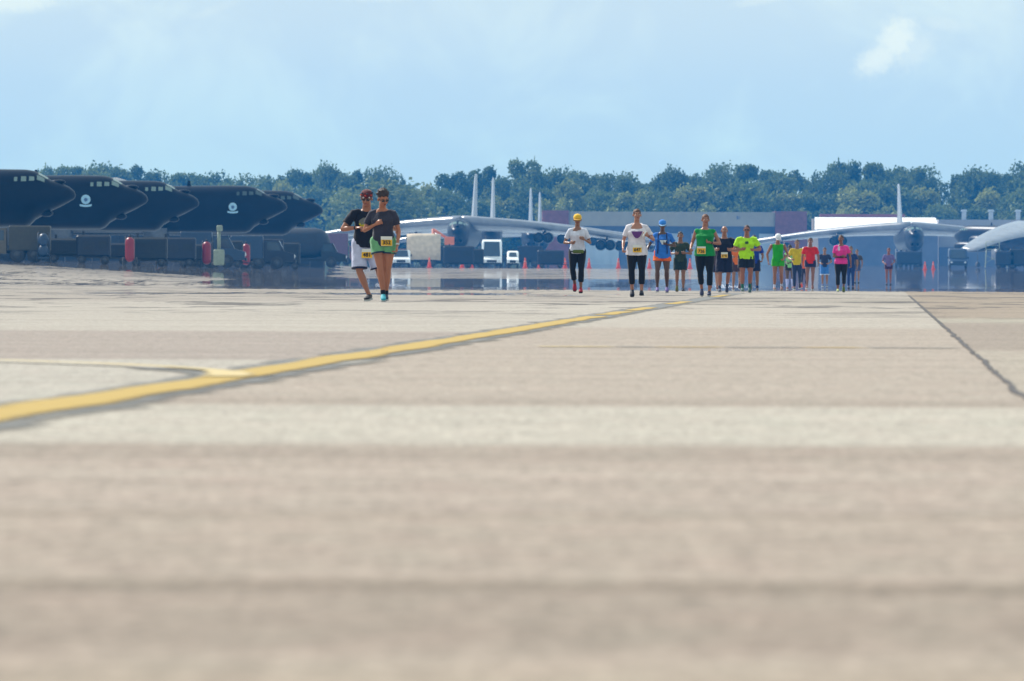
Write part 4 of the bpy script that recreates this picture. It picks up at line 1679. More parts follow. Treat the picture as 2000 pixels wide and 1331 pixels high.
G = 'runners coming down the apron'
person(712, 206, 1.79, 'man in black tee, bandana and pale shorts, running behind the woman in green shorts', None, build=1.08, head=(.30, -.15, .05),
       lean=(.05, -.10), twist=.25, armA=((-.62, -.15, -.9), (.95, -.55, .10), (0, .3, -1)), armB=((.8, .3, -.8), (.3, -.8, -.2), (-1, 0, 0)),
       legA=((.02, -.12, -1), (.40, .08, -1), (.12, -.35)), legB=((.30, .05, -1), (.30, .95, -1), (.7, .1)), vox=.009,
       top=('tee', (26, 28, 44)), bottom=('long_shorts', (200, 204, 234), (30, 36, 70)), hair=('short', (60, 40, 30)), cap=('bandana', (96, 40, 44), None),
       glasses=True, bib=(.025, -.30, '481', .3), shoes=((30, 32, 40), False), skin=skin_mat(204, 128, 92),
       extras=(chest_patch(.1, .1, .50, .74, (120, 122, 120), lambda t: .105 * math.sin(math.pi * (.1 + .8 * t)), x0=-.005),
               chest_patch(.1, .1, .44, .60, (214, 196, 20), lambda t: .10 * math.sin(math.pi * (.1 + .5 * t)), name='yellow_print', x0=-.005),
               wrist_thing(0, 'wrist_watch', (40, 42, 50))))
person(748, 201, 1.71, 'woman in charcoal tee and green shorts holding her fist to her chest, short curly hair', None, female=True, build=1.06, head=(.42, .35, -.10),
       lean=(-.03, -.16), twist=-.15, armA=((-.40, .02, -1), (1.0, -.75, .55), (0, .6, -.2)), armB=((.30, .10, -1), (-.10, -.35, -1), (-1, 0, 0)),
       legA=((.13, -.12, -1), (.10, .06, -1), (.30, .05)), legB=((-.06, -.02, -1), (-.07, .12, -1), (.15, 0)), vox=.009,
       top=('tee', (58, 56, 70)), bottom=('short_shorts', (116, 178, 128), (44, 62, 80)), hair=('curly', (48, 30, 28)), glasses=True,
       bib=(.03, .02, '352', .3), shoes=(((60, 170, 190), (50, 60, 80)), False), socks=((30, 34, 44), .035), skin=skin_mat(214, 130, 88),
       extras=(wrist_thing(1, 'wrist_watch', (220, 220, 220)),))
person(1127, 268, 1.60, 'woman in yellow cap, sunglasses and white tee over black capri leggings', G, female=True, lift=.07, head=(.05, 0, 0), lean=(0, -.08),
       armA=((-.42, .05, -1), (.62, -1.0, -.02), (.8, 0, .2)), armB=((.42, .0, -1), (-.62, -.9, .35), (-.8, 0, .2)),
       legA=((-.02, -.15, -1), (.16, .9, -1), (1.0, 0)), legB=((-.02, -.20, -1), (-.02, .12, -1), (.3, 0)), vox=.010,
       top=('tee', (224, 226, 244)), bottom=('capri', (24, 24, 34)), hair=('back', (60, 40, 26)), cap=('cap', (248, 200, 60), (236, 180, 40)), glasses=True,
       shoes=((170, 36, 52), True), skin=SK_MID, neck_open=.06, extras=(belt(-.02, (96, 110, 40)),))
person(1243, 252, 1.67, 'woman in white scoop-neck tee with a purple print, black capri leggings, hair pulled back', G, female=True, build=1.10, lift=.02, head=(-.05, .12, 0), lean=(0, -.06),
       armA=((-.32, .25, -1), (-.05, -.75, -.62), (1, 0, 0)), armB=((.62, .10, -1), (-.55, -1, .35), (-.6, 0, .3)),
       legA=((-.02, -.05, -1), (.04, .38, -1), (.5, 0)), legB=((.02, -.16, -1), (-.01, .06, -1), (.15, 0)), vox=.010,
       top=('long_tee', (236, 230, 240)), bottom=('capri', (26, 24, 32)), hair=('back', (96, 58, 40)), bib=(.005, .04, '647', .3),
       shoes=((40, 42, 56), True), skin=skin_mat(222, 150, 120), neck_open=.14,
       extras=(chest_patch(.1, .1, .44, .70, (116, 70, 140), lambda t: .02 + .09 * t ** .6), hand_thing(1, 'phone', (230, 230, 230), .018, .10), wrist_thing(1, 'wrist_watch', (90, 30, 50))))
person(1293, 300, 1.64, 'woman in blue cap and loose blue tee over orange shorts, beside the white-tee runner', G, female=True, build=1.12, lift=.05, head=(.12, 0, 0), lean=(0, -.06),
       armA=((-.55, .15, -1), (-.35, -.7, -.7), (1, 0, 0)), armB=((.50, .12, -1), (-1.0, -.7, .15), (-.2, 0, 1)),
       legA=((-.06, -.12, -1), (.00, .12, -1), (.25, 0)), legB=((.03, -.05, -1), (.02, .30, -1), (.45, 0)), vox=.010,
       top=('long_tee', (52, 122, 214)), bottom=('short_shorts', (250, 110, 40)), hair=('back', (30, 22, 20)), cap=('cap', (60, 140, 230), (150, 200, 245)),
       shoes=((112, 96, 160), False), skin=SK_DARK, neck_open=.05,
       extras=(chest_patch(.1, .1, .42, .62, (220, 232, 240), lambda t: .03 + .05 * t, x0=.01), strap((30, 50, 110), side=0), hand_thing(0, 'water_bottle', (236, 240, 240), .026, .12)))
person(1328, 372, 1.70, 'young man in dark olive tee and shorts, between the blue and green runners', G, head=(.05, .1, 0), lean=(0, -.05),
       armA=((-.42, .05, -1), (.8, -1, .0), (.5, 0, .2)), armB=((.45, .0, -1), (-.9, -.9, .05), (-.5, 0, .2)),
       legA=BK(.0, -.1, .75), legB=ST(0), top=('tee', (52, 66, 50)), bottom=('shorts', (30, 46, 44)), hair=('short', (36, 26, 22)), shoes=(((110, 104, 40), (60, 60, 80)), True), skin=SK_MID)
person(1376, 262, 1.64, 'woman in green sleeveless top with a yellow number bib and black capri leggings', G, female=True, build=1.20, lift=.02, head=(-.02, .15, .05), lean=(0, -.05),
       armA=((-.32, .35, -1), (-.12, -.8, -.35), (1, 0, 0)), armB=((.50, .12, -1), (-1.1, -.8, .10), (-.3, 0, 1)),
       legA=((.0, .05, -1), (.10, .65, -1), (.7, 0)), legB=((.03, -.14, -1), (-.02, .06, -1), (.2, -.1)), vox=.010,
       top=('sleeveless', (22, 150, 72)), bottom=('capri', (22, 24, 32)), hair=('tail', (104, 62, 42)), bib=(-.045, .10, '726', 1),
       shoes=((60, 64, 96), False), skin=skin_mat(214, 140, 112), extras=(wrist_thing(1, 'wrist_watch', (60, 40, 60)),))
person(1414, 349, 1.78, 'bald man in black tee and shorts with a small yellow bib', G, build=1.18, head=(0, 0, 0), lean=(0, -.05),
       armA=((-.35, .1, -1), (.35, -1, .08), (.6, 0, .2)), armB=((.40, .1, -1), (-.7, -1, .05), (-.6, 0, .2)),
       legA=((-.05, -.18, -1), (-.02, .1, -1), (.1, 0)), legB=((.05, -.05, -1), (-.12, .75, -1), (.8, 0)),
       top=('tee', (24, 26, 46)), bottom=('long_shorts', (26, 30, 60)), hair=('bald', (0, 0, 0)), bib=(.0, .12, '590', .3), shoes=((52, 60, 90), False), socks=((60, 74, 100), .05), skin=skin_mat(198, 128, 100))
person(1457, 347, 1.77, 'man in bright neon yellow tee and dark shorts with teal socks', G, build=1.22, head=(.05, -.05, 0), lean=(.02, -.05),
       armA=((-.38, .1, -1), (.95, -.9, .05), (.5, 0, .2)), armB=((.50, .1, -1), (-.75, -1, -.08), (-.5, 0, .2)),
       legA=((-.02, -.12, -1), (.00, .10, -1), (.1, 0)), legB=((.04, -.10, -1), (-.04, .40, -1), (.5, 0)),
       top=('tee', (190, 252, 20)), bottom=('shorts', (26, 30, 44)), hair=('short', (60, 34, 32)), glasses=True, shoes=((50, 90, 90), False), socks=((40, 110, 96), .07), skin=skin_mat(196, 118, 92),
       extras=(chest_patch(.1, .1, .62, .76, (60, 96, 60), lambda t: .05 * math.sin(math.pi * (.15 + .7 * t))),))
person(1472, 400, 1.72, 'runner in royal blue tee half hidden behind the neon yellow man', G, head=(0, 0, 0), armA=((-.4, .1, -1), (.5, -1, .05), (.5, 0, .2)), armB=((.30, .2, -1), (-.1, -.8, -.5), (-.5, 0, .2)),
       legA=BK(0), legB=ST(.02), top=('tee', (30, 62, 160)), bottom=('shorts', (26, 34, 70)), shoes=((120, 100, 96), False), socks=((40, 60, 110), .05), skin=SK_MID, vox=.013)
person(1439, 425, 1.70, 'runner in orange shirt glimpsed between the bald man and the neon yellow man', G, head=(.1, 0, 0), armA=((-.3, .1, -1), (.5, -1, .05), (.5, 0, .2)), armB=((.4, .1, -1), (-.5, -1, 0), (-.5, 0, .2)),
       legA=ST(-.04), legB=BK(0), top=('tee', (226, 110, 50)), bottom=('shorts', (70, 50, 60)), skin=SK_MID, vox=.013, shoes=((90, 60, 60), False))
person(1393, 440, 1.68, 'runner in dark maroon shirt glimpsed behind the right side of the green-top woman', G, head=(0, 0, 0), armA=((-.4, .1, -1), (.5, -1, .05), (.5, 0, .2)), armB=((.35, .2, -1), (-.2, -.9, -.1), (-.5, 0, .2)),
       legA=BK(0), legB=ST(.05), top=('tee', (70, 36, 56)), bottom=('shorts', (44, 36, 60)), skin=SK_TAN, vox=.013, shoes=((120, 50, 50), False))
person(1519, 404, 1.76, 'lean man in white cap, bright green singlet and matching split shorts', G, head=(.35, .1, 0), lean=(-.02, -.12),
       armA=((-.50, .1, -1), (.15, -.35, -1), (1, 0, 0)), armB=((.42, .1, -1), (-.55, -.8, -.60), (-.5, 0, .2)),
       legA=ST(-.02), legB=((.03, -.15, -1), (.03, .45, -1), (.5, 0)), top=('singlet', (36, 172, 30)), bottom=('short_shorts', (50, 176, 24)), hair=('short', (70, 60, 50)), cap=('cap', (240, 242, 250), (225, 228, 240)),
       shoes=((150, 110, 100), False), socks=((215, 215, 235), .05), skin=skin_mat(190, 116, 80))
person(1542, 470, 1.62, 'dark-haired runner in pale green top with long pale lavender socks', G, female=True, head=(.1, -.2, 0), armA=((-.3, .2, -1), (.6, -.9, -.3), (.5, 0, .2)), armB=((.35, .1, -1), (-.8, -.9, -.2), (-.5, 0, .2)),
       legA=ST(0), legB=ST(.03, -.2, .3), top=('sleeveless', (140, 208, 130)), bottom=('short_shorts', (50, 40, 50)), hair=('back', (30, 22, 22)), shoes=((130, 60, 60), False), socks=((180, 184, 226), .17), skin=SK_DARK, vox=.013)
person(1556, 462, 1.78, 'runner in mustard yellow tee and long navy leggings', G, head=(.0, 0, 0), armA=((-.35, .1, -1), (.4, -.9, -.2), (.5, 0, .2)), armB=((.5, .1, -1), (.1, -.5, -.9), (-.5, 0, .2)),
       legA=ST(0), legB=BK(.02), top=('tee', (206, 176, 20)), bottom=('tights', (36, 50, 84)), hair=('short', (70, 44, 30)), shoes=((70, 60, 70), False), skin=SK_MID, vox=.013)
person(1570, 500, 1.60, 'runner in coral orange top with a white cap, between the yellow and red tees', G, female=True, head=(0, 0, 0), armA=((-.4, .1, -1), (.5, -1, .05), (.5, 0, .2)), armB=((.4, .1, -1), (-.5, -1, 0), (-.5, 0, .2)),
       legA=BK(0), legB=ST(0), top=('tee', (240, 96, 60)), bottom=('capri', (50, 50, 80)), hair=('back', (60, 40, 30)), cap=('cap', (215, 220, 225), (200, 205, 215)), shoes=((230, 80, 60), False), skin=SK_MID, vox=.013)
person(1582, 455, 1.78, 'man in red tee and short navy shorts, upright among the distant runners', G, head=(0, 0, 0), armA=((-.28, .05, -1), (-.05, -.4, -1), (1, 0, 0)), armB=((.28, .05, -1), (-.02, -.35, -1), (-1, 0, 0)),
       legA=ST(-.02), legB=((.0, -.1, -1), (-.03, .35, -1), (.5, 0)), top=('tee', (208, 30, 34)), bottom=('short_shorts', (34, 38, 76)), hair=('short', (44, 30, 26)), shoes=((120, 70, 60), False), skin=skin_mat(160, 92, 70), vox=.013)
person(1610, 560, 1.68, 'small distant person in dark top with a blue and white towel at the waist', G, head=(.1, 0, 0), armA=((-.4, .1, -1), (.5, -.8, -.3), (.5, 0, .2)), armB=((.4, .1, -1), (-.5, -.8, -.3), (-.5, 0, .2)),
       legA=ST(0), legB=ST(.02), top=('tee', (40, 50, 84)), bottom=('long_shorts', (60, 120, 190), (200, 210, 225)), shoes=((50, 70, 120), False), skin=SK_MID, vox=.014)
person(1642, 372, 1.63, 'woman in hot pink tee and black capri leggings, waist belt, arm across her middle', G, female=True, build=1.1, head=(.0, -.25, 0), lean=(0, -.03),
       armA=((-.15, -.10, -1), (1.0, -.35, .0), (0, 1, 0)), armB=((.35, .15, -1), (.1, -.15, -1), (-1, 0, 0)),
       legA=ST(.0), legB=((.0, -.05, -1), (-.02, .8, -1), (.95, 0)), top=('tee', (240, 64, 160)), bottom=('capri', (26, 28, 40)), hair=('short', (50, 28, 24)),
       shoes=(((180, 190, 120), (96, 110, 30)), False), skin=skin_mat(168, 100, 74), extras=(belt(.28, (40, 40, 40), 'number_belt_pouch', .07, .02, .0),
                                                        chest_patch(.1, .1, .66, .90, (236, 216, 240), lambda t: .03, x0=-.04), wrist_thing(0, 'arm_band', (70, 76, 60))))
person(1661, 520, 1.70, 'person in navy clothes standing just behind the woman in pink', G, head=(0, 0, 0), armA=((-.3, .1, -1), (.1, -.4, -1), (1, 0, 0)), armB=((.3, .1, -1), (-.1, -.4, -1), (-1, 0, 0)),
       legA=ST(0), legB=ST(0), top=('tee', (34, 54, 104)), bottom=('tights', (32, 60, 116)), shoes=((30, 34, 80), True), skin=SK_MID, vox=.014)
person(1673, 640, 1.66, 'tiny distant person in dark grey shirt and blue shorts right of the woman in pink', G, head=(0, 0, 0), armA=((-.4, .1, -1), (.4, -.8, -.2), (1, 0, 0)), armB=((.3, .1, -1), (-.1, -.4, -1), (-1, 0, 0)),
       legA=ST(0), legB=ST(0), top=('tee', (70, 66, 70)), bottom=('shorts', (70, 80, 120)), shoes=((60, 60, 60), True), skin=SK_MID, vox=.014)
person(1735, 600, 1.70, 'tiny distant person in purple top standing alone left of the right-hand facing bomber', G, head=(0, 0, 0), armA=((-.3, .1, -1), (.4, -.8, -.4), (1, 0, 0)), armB=((.3, .1, -1), (-.4, -.8, -.4), (-1, 0, 0)),
       legA=ST(0), legB=ST(0), top=('tee', (110, 100, 150)), bottom=('short_shorts', (60, 36, 74)), hair=('short', (90, 40, 40)), shoes=((50, 40, 90), True), skin=skin_mat(160, 80, 76), vox=.014)

# ------------------------------------------------------------------ ground equipment
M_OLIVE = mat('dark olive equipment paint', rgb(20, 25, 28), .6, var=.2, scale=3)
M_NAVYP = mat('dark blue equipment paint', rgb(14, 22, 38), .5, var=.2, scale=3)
M_BLUEP = mat('mid blue vehicle paint', rgb(34, 54, 78), .4, var=.1)
M_REDP = mat('red extinguisher paint', rgb(130, 18, 28), .4, var=.1)
M_PALEP = mat('pale equipment paint', rgb(128, 136, 118), .5, var=.1)
M_WHITEP = mat('white vehicle paint', rgb(244, 246, 248), .3, var=.03, spec=.6)
M_BROWNP = mat('brown vehicle paint', rgb(122, 84, 74), .6, var=.15)
M_TANP = mat('tan canvas', rgb(206, 186, 160), .85, var=.12, scale=2)
M_ORANGE = mat('orange cone plastic', rgb(220, 80, 40), .5, var=.06)
M_ORANGEB = mat('dirty band', rgb(200, 140, 120), .5, var=.1)
M_WGLASS = mat('vehicle window glass', (.02, .035, .05, 1), .08, var=0, spec=.8)
M_LAMPG = mat('headlamp glass', (.6, .62, .64, 1), .1, var=0)
M_YELP = mat('yellow equipment paint', rgb(220, 186, 60), .5, var=.15)
M_ORP = mat('rust orange lift paint', rgb(206, 110, 66), .5, var=.1)


def wheel_pair(root, x, y, r, w=.22, axis='y', both=None):
    m = MB()
    if axis == 'y':
        m.tube([(x, y - w / 2, r), (x, y - w / 2 + .04, r), (x, y + w / 2 - .04, r), (x, y + w / 2, r)], [r * .85, r, r, r * .85], 20)
    else:
        m.tube([(x - w / 2, y, r), (x - w / 2 + .04, y, r), (x + w / 2 - .04, y, r), (x + w / 2, y, r)], [r * .85, r, r, r * .85], 20)
    wh = m.build('wheel', M_TYRE, root, True)
    m = MB()
    if axis == 'y':
        m.tube([(x, y - w / 2 - .01, r), (x, y + w / 2 + .01, r)], r * .5, 14)
    else:
        m.tube([(x - w / 2 - .01, y, r), (x + w / 2 + .01, y, r)], r * .5, 14)
    m.build('rim', M_RIM, wh, True)


def at_px(px, D):
    x = PX(px, D)
    return (x, D, gz(x, D))


def extinguisher(px, D, label, s=1.0, group='red wheeled fire extinguishers under the left bombers'):
    r = empty('wheeled_fire_extinguisher', at_px(px, D), 0, label, 'fire extinguisher', group)
    m = MB()
    m.capsule([(0, 0, .55 * s), (0, 0, 1.55 * s)], [.30 * s, .30 * s], 18)
    m.build('cylinder', M_REDP, r, True)
    m = MB()
    m.tube([(0, 0, 1.8 * s), (0, 0, 2.0 * s)], .07 * s, 10)
    m.tube([(-.3 * s, .25 * s, .3 * s), (-.3 * s, .3 * s, 1.9 * s), (.3 * s, .3 * s, 1.9 * s), (.3 * s, .25 * s, .3 * s)], .03 * s, 8)
    m.build('frame', M_OLIVE, r, True)
    for sx in (-1, 1):
        wheel_pair(r, sx * .42 * s, .15 * s, .28 * s, .10, 'x')
    return r


def cart(px, D, L, H_, label, m1, name='ground_power_cart', cat='service cart', hood=True, group=None):
    r = empty(name, at_px(px, D), 0, label, cat, group)
    m = MB()
    m.box((0, 0, .45 + (H_ - .45) / 2), (L, 1.5, H_ - .45), bev=.12)
    b_ = m.build('housing', m1, r)
    m = MB()
    for k in range(7):
        m.box((-L * .28 + k * L * .05, -.76, H_ * .62), (L * .03, .05, H_ * .28))
    m.build('louvre', M_DARK, b_)
    m = MB()
    m.box((L * .28, -.77, H_ * .66), (L * .26, .06, H_ * .22))
    m.build('control_panel', M_OLIVE, b_)
    m = MB()
    m.box((0, 0, .42), (L * 1.02, 1.2, .12))
    m.tube([(L * .5, 0, .42), (L * .5 + .8, 0, .30)], .04, 8)
    m.build('chassis', M_OLIVE, r)
    if hood:
        m = MB()
        m.tube([(-L * .3, 0, H_ - .05), (-L * .3, 0, H_ + .25)], .08, 10)
        m.build('exhaust', M_DARK, r)
    for sx in (-1, 1):
        for sy in (-1, 1):
            wheel_pair(r, sx * L * .34, sy * .72, .26, .14, 'y')
    return r


def stand(px, D, label, h=2.6, m1=M_PALEP, group=None):
    """maintenance stand: ladder, platform and guard rail"""
    r = empty('maintenance_stand', at_px(px, D), 0, label, 'maintenance stand', group)
    m = MB()
    for sx in (-.8, .8):
        for sy in (-.5, .5):
            m.tube([(sx * 1.15, sy * 1.3, .12), (sx, sy, h)], .045, 8)
    m.tube([(-.9, -.6, .7), (.85, -.55, h * .7)], .03, 6)
    m.tube([(.9, -.6, .7), (-.85, -.55, h * .7)], .03, 6)
    m.build('frame', m1, r, True)
    m = MB()
    m.box((0, 0, h + .04), (1.8, 1.2, .08))
    m.build('platform', m1, r)
    m = MB()
    for sx in (-.85, .85):
        for sy in (-.55, .55):
            m.tube([(sx, sy, h), (sx, sy, h + 1)], .03, 6)
    for sy in (-.55, .55):
        for z_ in (h + .5, h + 1):
            m.tube([(-.85, sy, z_), (.85, sy, z_)], .03, 6)
    m.build('guard_rail', m1, r, True)
    m = MB()
    for sy in (-.25, .25):
        m.tube([(1.9, sy, .1), (.9, sy, h)], .035, 6)
    for k in range(9):
        t_ = (k + .5) / 9
        m.tube([(1.9 - t_, -.25, .1 + (h - .1) * t_), (1.9 - t_, .25, .1 + (h - .1) * t_)], .025, 6)
    m.build('ladder', m1, r, True)
    return r


def side_truck(px, D, label, m_cab, m_load, kind='box', L=6.5, h=2.7, flip=1, name='service_truck', group=None):
    r = empty(name, at_px(px, D), 0, label, 'truck', group)
    f = flip
    m = MB()       # cab profile extruded across the width
    prof = [(L / 2, .55), (L / 2, 1.15), (L / 2 - .75, 1.35), (L / 2 - 1.15, 2.15), (L / 2 - 2.2, 2.2), (L / 2 - 2.2, .55)]
    m.loft([[(f * x, y, z) for x, z in prof] for y in (-1.05, 1.05)][::f])
    cab = m.build('cab', m_cab, r)
    for y in (-1.065, 1.065):
        m = MB()
        m.add([(f * (L / 2 - .95), y, 1.4), (f * (L / 2 - 1.25), y, 2.05), (f * (L / 2 - 2.05), y, 2.05), (f * (L / 2 - 2.05), y, 1.4)], [(0, 1, 2, 3)])
        m.build('side_window', M_WGLASS, cab)
    m = MB()
    m.add([(f * (L / 2 - .745), -.95, 1.37), (f * (L / 2 - .745), .95, 1.37), (f * (L / 2 - 1.13), .9, 2.13), (f * (L / 2 - 1.13), -.9, 2.13)], [(0, 1, 2, 3)])
    m.build('windscreen', M_WGLASS, cab)
    m = MB()
    lx = L - 2.35
    cx = -L / 2 + lx / 2
    if kind == 'box':
        m.box((f * cx, 0, .75 + (h - .75) / 2), (lx, 2.2, h - .75), bev=.06)
    elif kind == 'tank':
        rr = (h - .85) / 2
        m.capsule([(f * (cx - lx / 2 + .35), 0, .85 + rr), (f * (cx + lx / 2 - .35), 0, .85 + rr)], [rr, rr], 20)
    elif kind == 'canvas':
        pr = [(-1.1, .8), (-1.1, h - .5), (-.7, h - .05), (0, h), (.7, h - .05), (1.1, h - .5), (1.1, .8)]
        m.loft([[(f * (cx + k * lx / 2), y, z + (.06 if abs(k) < .9 else 0)) for y, z in pr] for k in (-1, -.5, 0, .5, 1)])
    m.build({'box': 'cargo_box', 'tank': 'tank', 'canvas': 'canvas_cover'}[kind], m_load, r, kind != 'box')
    m = MB()
    m.box((0, 0, .66), (L * .98, .9, .18))
    m.box((f * (L / 2 + .06), 0, .6), (.14, 2.0, .25))
    m.build('chassis', M_OLIVE, r)
    for x in (L / 2 - 1.3, -L / 2 + 1.0, -L / 2 + 2.1):
        for y in (-.95, .95):
            wheel_pair(r, f * x, y, .48, .28, 'y')
    m = MB()
    for y in (-.8, .8):
        m.ell((f * (L / 2 + .02), y, .95), (.05, .13, .13))
    m.build('headlight', M_LAMPG, cab, True)
    return r


def front_van(px, D, label, m1, h=2.6, w=2.1, L=5.0, name='van', cat='van', tall=True, group=None):
    """vehicle facing the camera (-y)"""
    r = empty(name, at_px(px, D), 0, label, cat, group)
    m = MB()
    prof = [(-L / 2, .4), (-L / 2, .95), (-L / 2 + .9, 1.2), (-L / 2 + 1.5, h * .93), (-L / 2 + 1.9, h), (L / 2, h), (L / 2, .4)] if tall else \
           [(-L / 2, .4), (-L / 2, .95), (-L / 2 + 1.3, 1.12), (-L / 2 + 1.9, h), (L * .12, h), (L * .18, 1.15), (L / 2, 1.1), (L / 2, .4)]
    rings = []
    for x, k in ((-w / 2, .90), (-w / 2 + .12, 1), (w / 2 - .12, 1), (w / 2, .90)):
        rings.append([(x, y, .4 + (z - .4) * k) for y, z in prof])
    m.loft(rings)
    bd = m.build('body', m1, r)
    y0, z0 = prof[2]
    y1, z1 = prof[3]
    m = MB()
    m.add([(-w / 2 + .2, y0 + .03, z0 + .06), (w / 2 - .2, y0 + .03, z0 + .06), (w / 2 - .3, y1 - .04, z1 - .05), (-w / 2 + .3, y1 - .04, z1 - .05)], [(0, 1, 2, 3)])
    for v_ in range(len(m.v)):
        x_, y_, z_ = m.v[v_]
        m.v[v_] = (x_, y_ - .03, z_ + .02)
    m.build('windscreen', M_WGLASS, bd)
    m = MB()
    m.box((0, -L / 2 - .02, .72), (w * .5, .06, .26))
    m.build('grille', M_DARK, bd)
    m = MB()
    m.box((0, -L / 2 - .06, .45), (w * .98, .16, .18), bev=.03)
    m.build('bumper', M_OLIVE, bd)
    for sx in (-1, 1):
        m = MB()
        m.ell((sx * w * .37, -L / 2 - .02, .75), (.15, .05, .11))
        m.build('headlight', M_LAMPG, bd, True)
        for y in (-L / 2 + .85, L / 2 - .9):
            wheel_pair(r, sx * (w / 2 - .14), y, .36, .22, 'x')
        m = MB()
        m.box((sx * (w / 2 + .12), -L / 2 + 1.2, 1.35), (.16, .08, .24))
        m.build('wing_mirror', M_DARK, bd)
    return r


def cone(px, D, label, h=.9, group='orange traffic cones in front of the far bombers'):
    r = empty('traffic_cone', at_px(px, D), 0, label, 'traffic cone', group)
    m = MB()
    m.tube([(0, 0, .05), (0, 0, h * .95), (0, 0, h)], [h * .20, h * .06, h * .045], 14)
    m.build('cone', M_ORANGE, r, True)
    m = MB()
    m.box((0, 0, .03), (h * .55, h * .55, .06))
    m.build('base', M_ORANGE, r)
    m = MB()
    m.tube([(0, 0, h * .60), (0, 0, h * .70)], [h * .120, h * .106], 14, False)
    m.build('reflective_band', M_ORANGEB, r, True)
    return r


extinguisher(253, 835, 'red wheeled fire extinguisher under the second bomber, farthest left of the red ones', 1.0)
extinguisher(403, 900, 'red wheeled fire extinguisher left of the pale tall stand under the bombers', 1.0)
extinguisher(480, 960, 'red wheeled fire extinguisher to the right of the pale equipment post', 1.0)
extinguisher(313, 905, 'thin red extinguisher between the two nearest landing gears, half in shadow', .7)
side_truck(22, 838, 'brown service truck under the nearest bomber at the left edge', mat('brown cab', rgb(84, 76, 60), .6), mat('brown truck box', rgb(56, 52, 38), .6), 'box', 3.4 + 1.6, 2.35, -1)
r = empty('oxygen_cart', at_px(84, 836), 0, 'pale blue cart with two round bottles under the nearest bomber nose', 'service cart')
m = MB()
for z_ in (.75, 1.45):
    m.ell((0, 0, z_), (.34, .34, .42), None, 18, 12)
m.build('gas_bottle', M_BLUEP, r, True)
m = MB()
m.box((0, .1, .3), (.7, .8, .1))
m.tube([(-.36, .3, .3), (-.36, .3, 1.9), (.36, .3, 1.9), (.36, .3, .3)], .03, 8)
m.build('frame', M_BLUEP, r, True)
for sx in (-1, 1):
    wheel_pair(r, sx * .4, .1, .22, .1, 'x')
EQ = 'dark service carts parked under the left bombers'
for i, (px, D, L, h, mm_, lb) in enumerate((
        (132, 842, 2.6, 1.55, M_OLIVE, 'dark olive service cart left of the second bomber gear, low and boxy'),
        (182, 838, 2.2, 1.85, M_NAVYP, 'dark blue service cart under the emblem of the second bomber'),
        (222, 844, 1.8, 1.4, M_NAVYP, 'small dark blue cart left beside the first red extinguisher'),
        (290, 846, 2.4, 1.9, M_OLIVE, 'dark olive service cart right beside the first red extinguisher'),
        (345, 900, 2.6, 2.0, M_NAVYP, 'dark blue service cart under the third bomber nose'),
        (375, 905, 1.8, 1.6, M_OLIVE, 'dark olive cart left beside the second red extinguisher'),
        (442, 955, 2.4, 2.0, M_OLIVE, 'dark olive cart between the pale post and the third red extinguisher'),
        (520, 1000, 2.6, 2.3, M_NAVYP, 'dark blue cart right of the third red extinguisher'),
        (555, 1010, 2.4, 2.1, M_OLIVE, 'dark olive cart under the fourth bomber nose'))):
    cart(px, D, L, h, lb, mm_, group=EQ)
side_truck(415, 930, 'blue service truck beside the second red extinguisher from the left', M_BLUEP, M_BLUEP, 'box', 4.6, 2.55, 1)
side_truck(512, 985, 'blue roofed service truck under the fourth bomber', M_NAVYP, M_BLUEP, 'box', 4.8, 2.5, 1)
r = empty('floodlight_cart', at_px(427, 898), 0, 'pale upright floodlight cart between the red extinguishers', 'floodlight')
m = MB()
m.box((0, 0, .8), (.75, .6, 1.1), bev=.08)
m.build('housing', M_PALEP, r)
m = MB()
m.tube([(0, 0, 1.3), (0, 0, 2.7)], .12, 10)
m.build('mast', M_PALEP, r, True)
m = MB()
m.box((.04, -.1, 2.8), (.42, .35, .42), bev=.06)
m.build('lamp_head', M_PALEP, r)
for sx in (-1, 1):
    wheel_pair(r, sx * .42, .1, .24, .1, 'x')
side_truck(592, 1150, 'long dark refuelling truck closing off the right end of the left row', M_OLIVE, mat('dark tank paint', rgb(24, 30, 40), .5, var=.15), 'tank', 7.5, 3.5, 1, 'fuel_truck')

# added fence that darkens the open gaps under the left bombers
r = empty('dark_backdrop', at_px(310, 1190), 0, 'long added dark fence seen under the bellies of the left bombers', 'backdrop')
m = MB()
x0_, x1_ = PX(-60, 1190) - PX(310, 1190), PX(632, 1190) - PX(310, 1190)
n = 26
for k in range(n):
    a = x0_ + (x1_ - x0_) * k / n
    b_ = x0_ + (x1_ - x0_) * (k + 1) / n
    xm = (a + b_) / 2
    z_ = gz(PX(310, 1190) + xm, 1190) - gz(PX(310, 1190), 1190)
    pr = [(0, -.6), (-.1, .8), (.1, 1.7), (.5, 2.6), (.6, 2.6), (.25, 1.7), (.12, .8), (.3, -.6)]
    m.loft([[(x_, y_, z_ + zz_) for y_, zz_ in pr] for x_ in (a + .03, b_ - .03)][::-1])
m.build('panel', mat('dark backdrop paint', rgb(26, 32, 44), .7, var=.2, scale=1), r)
m = MB()
for k in range(n + 1):
    a = x0_ + (x1_ - x0_) * k / n
    z_ = gz(PX(310, 1190) + a, 1190) - gz(PX(310, 1190), 1190)
    m.tube([(a, 1.6, z_), (a, .55, z_ + 2.3)], .07, 6)
m.build('brace', M_OLIVE, r)

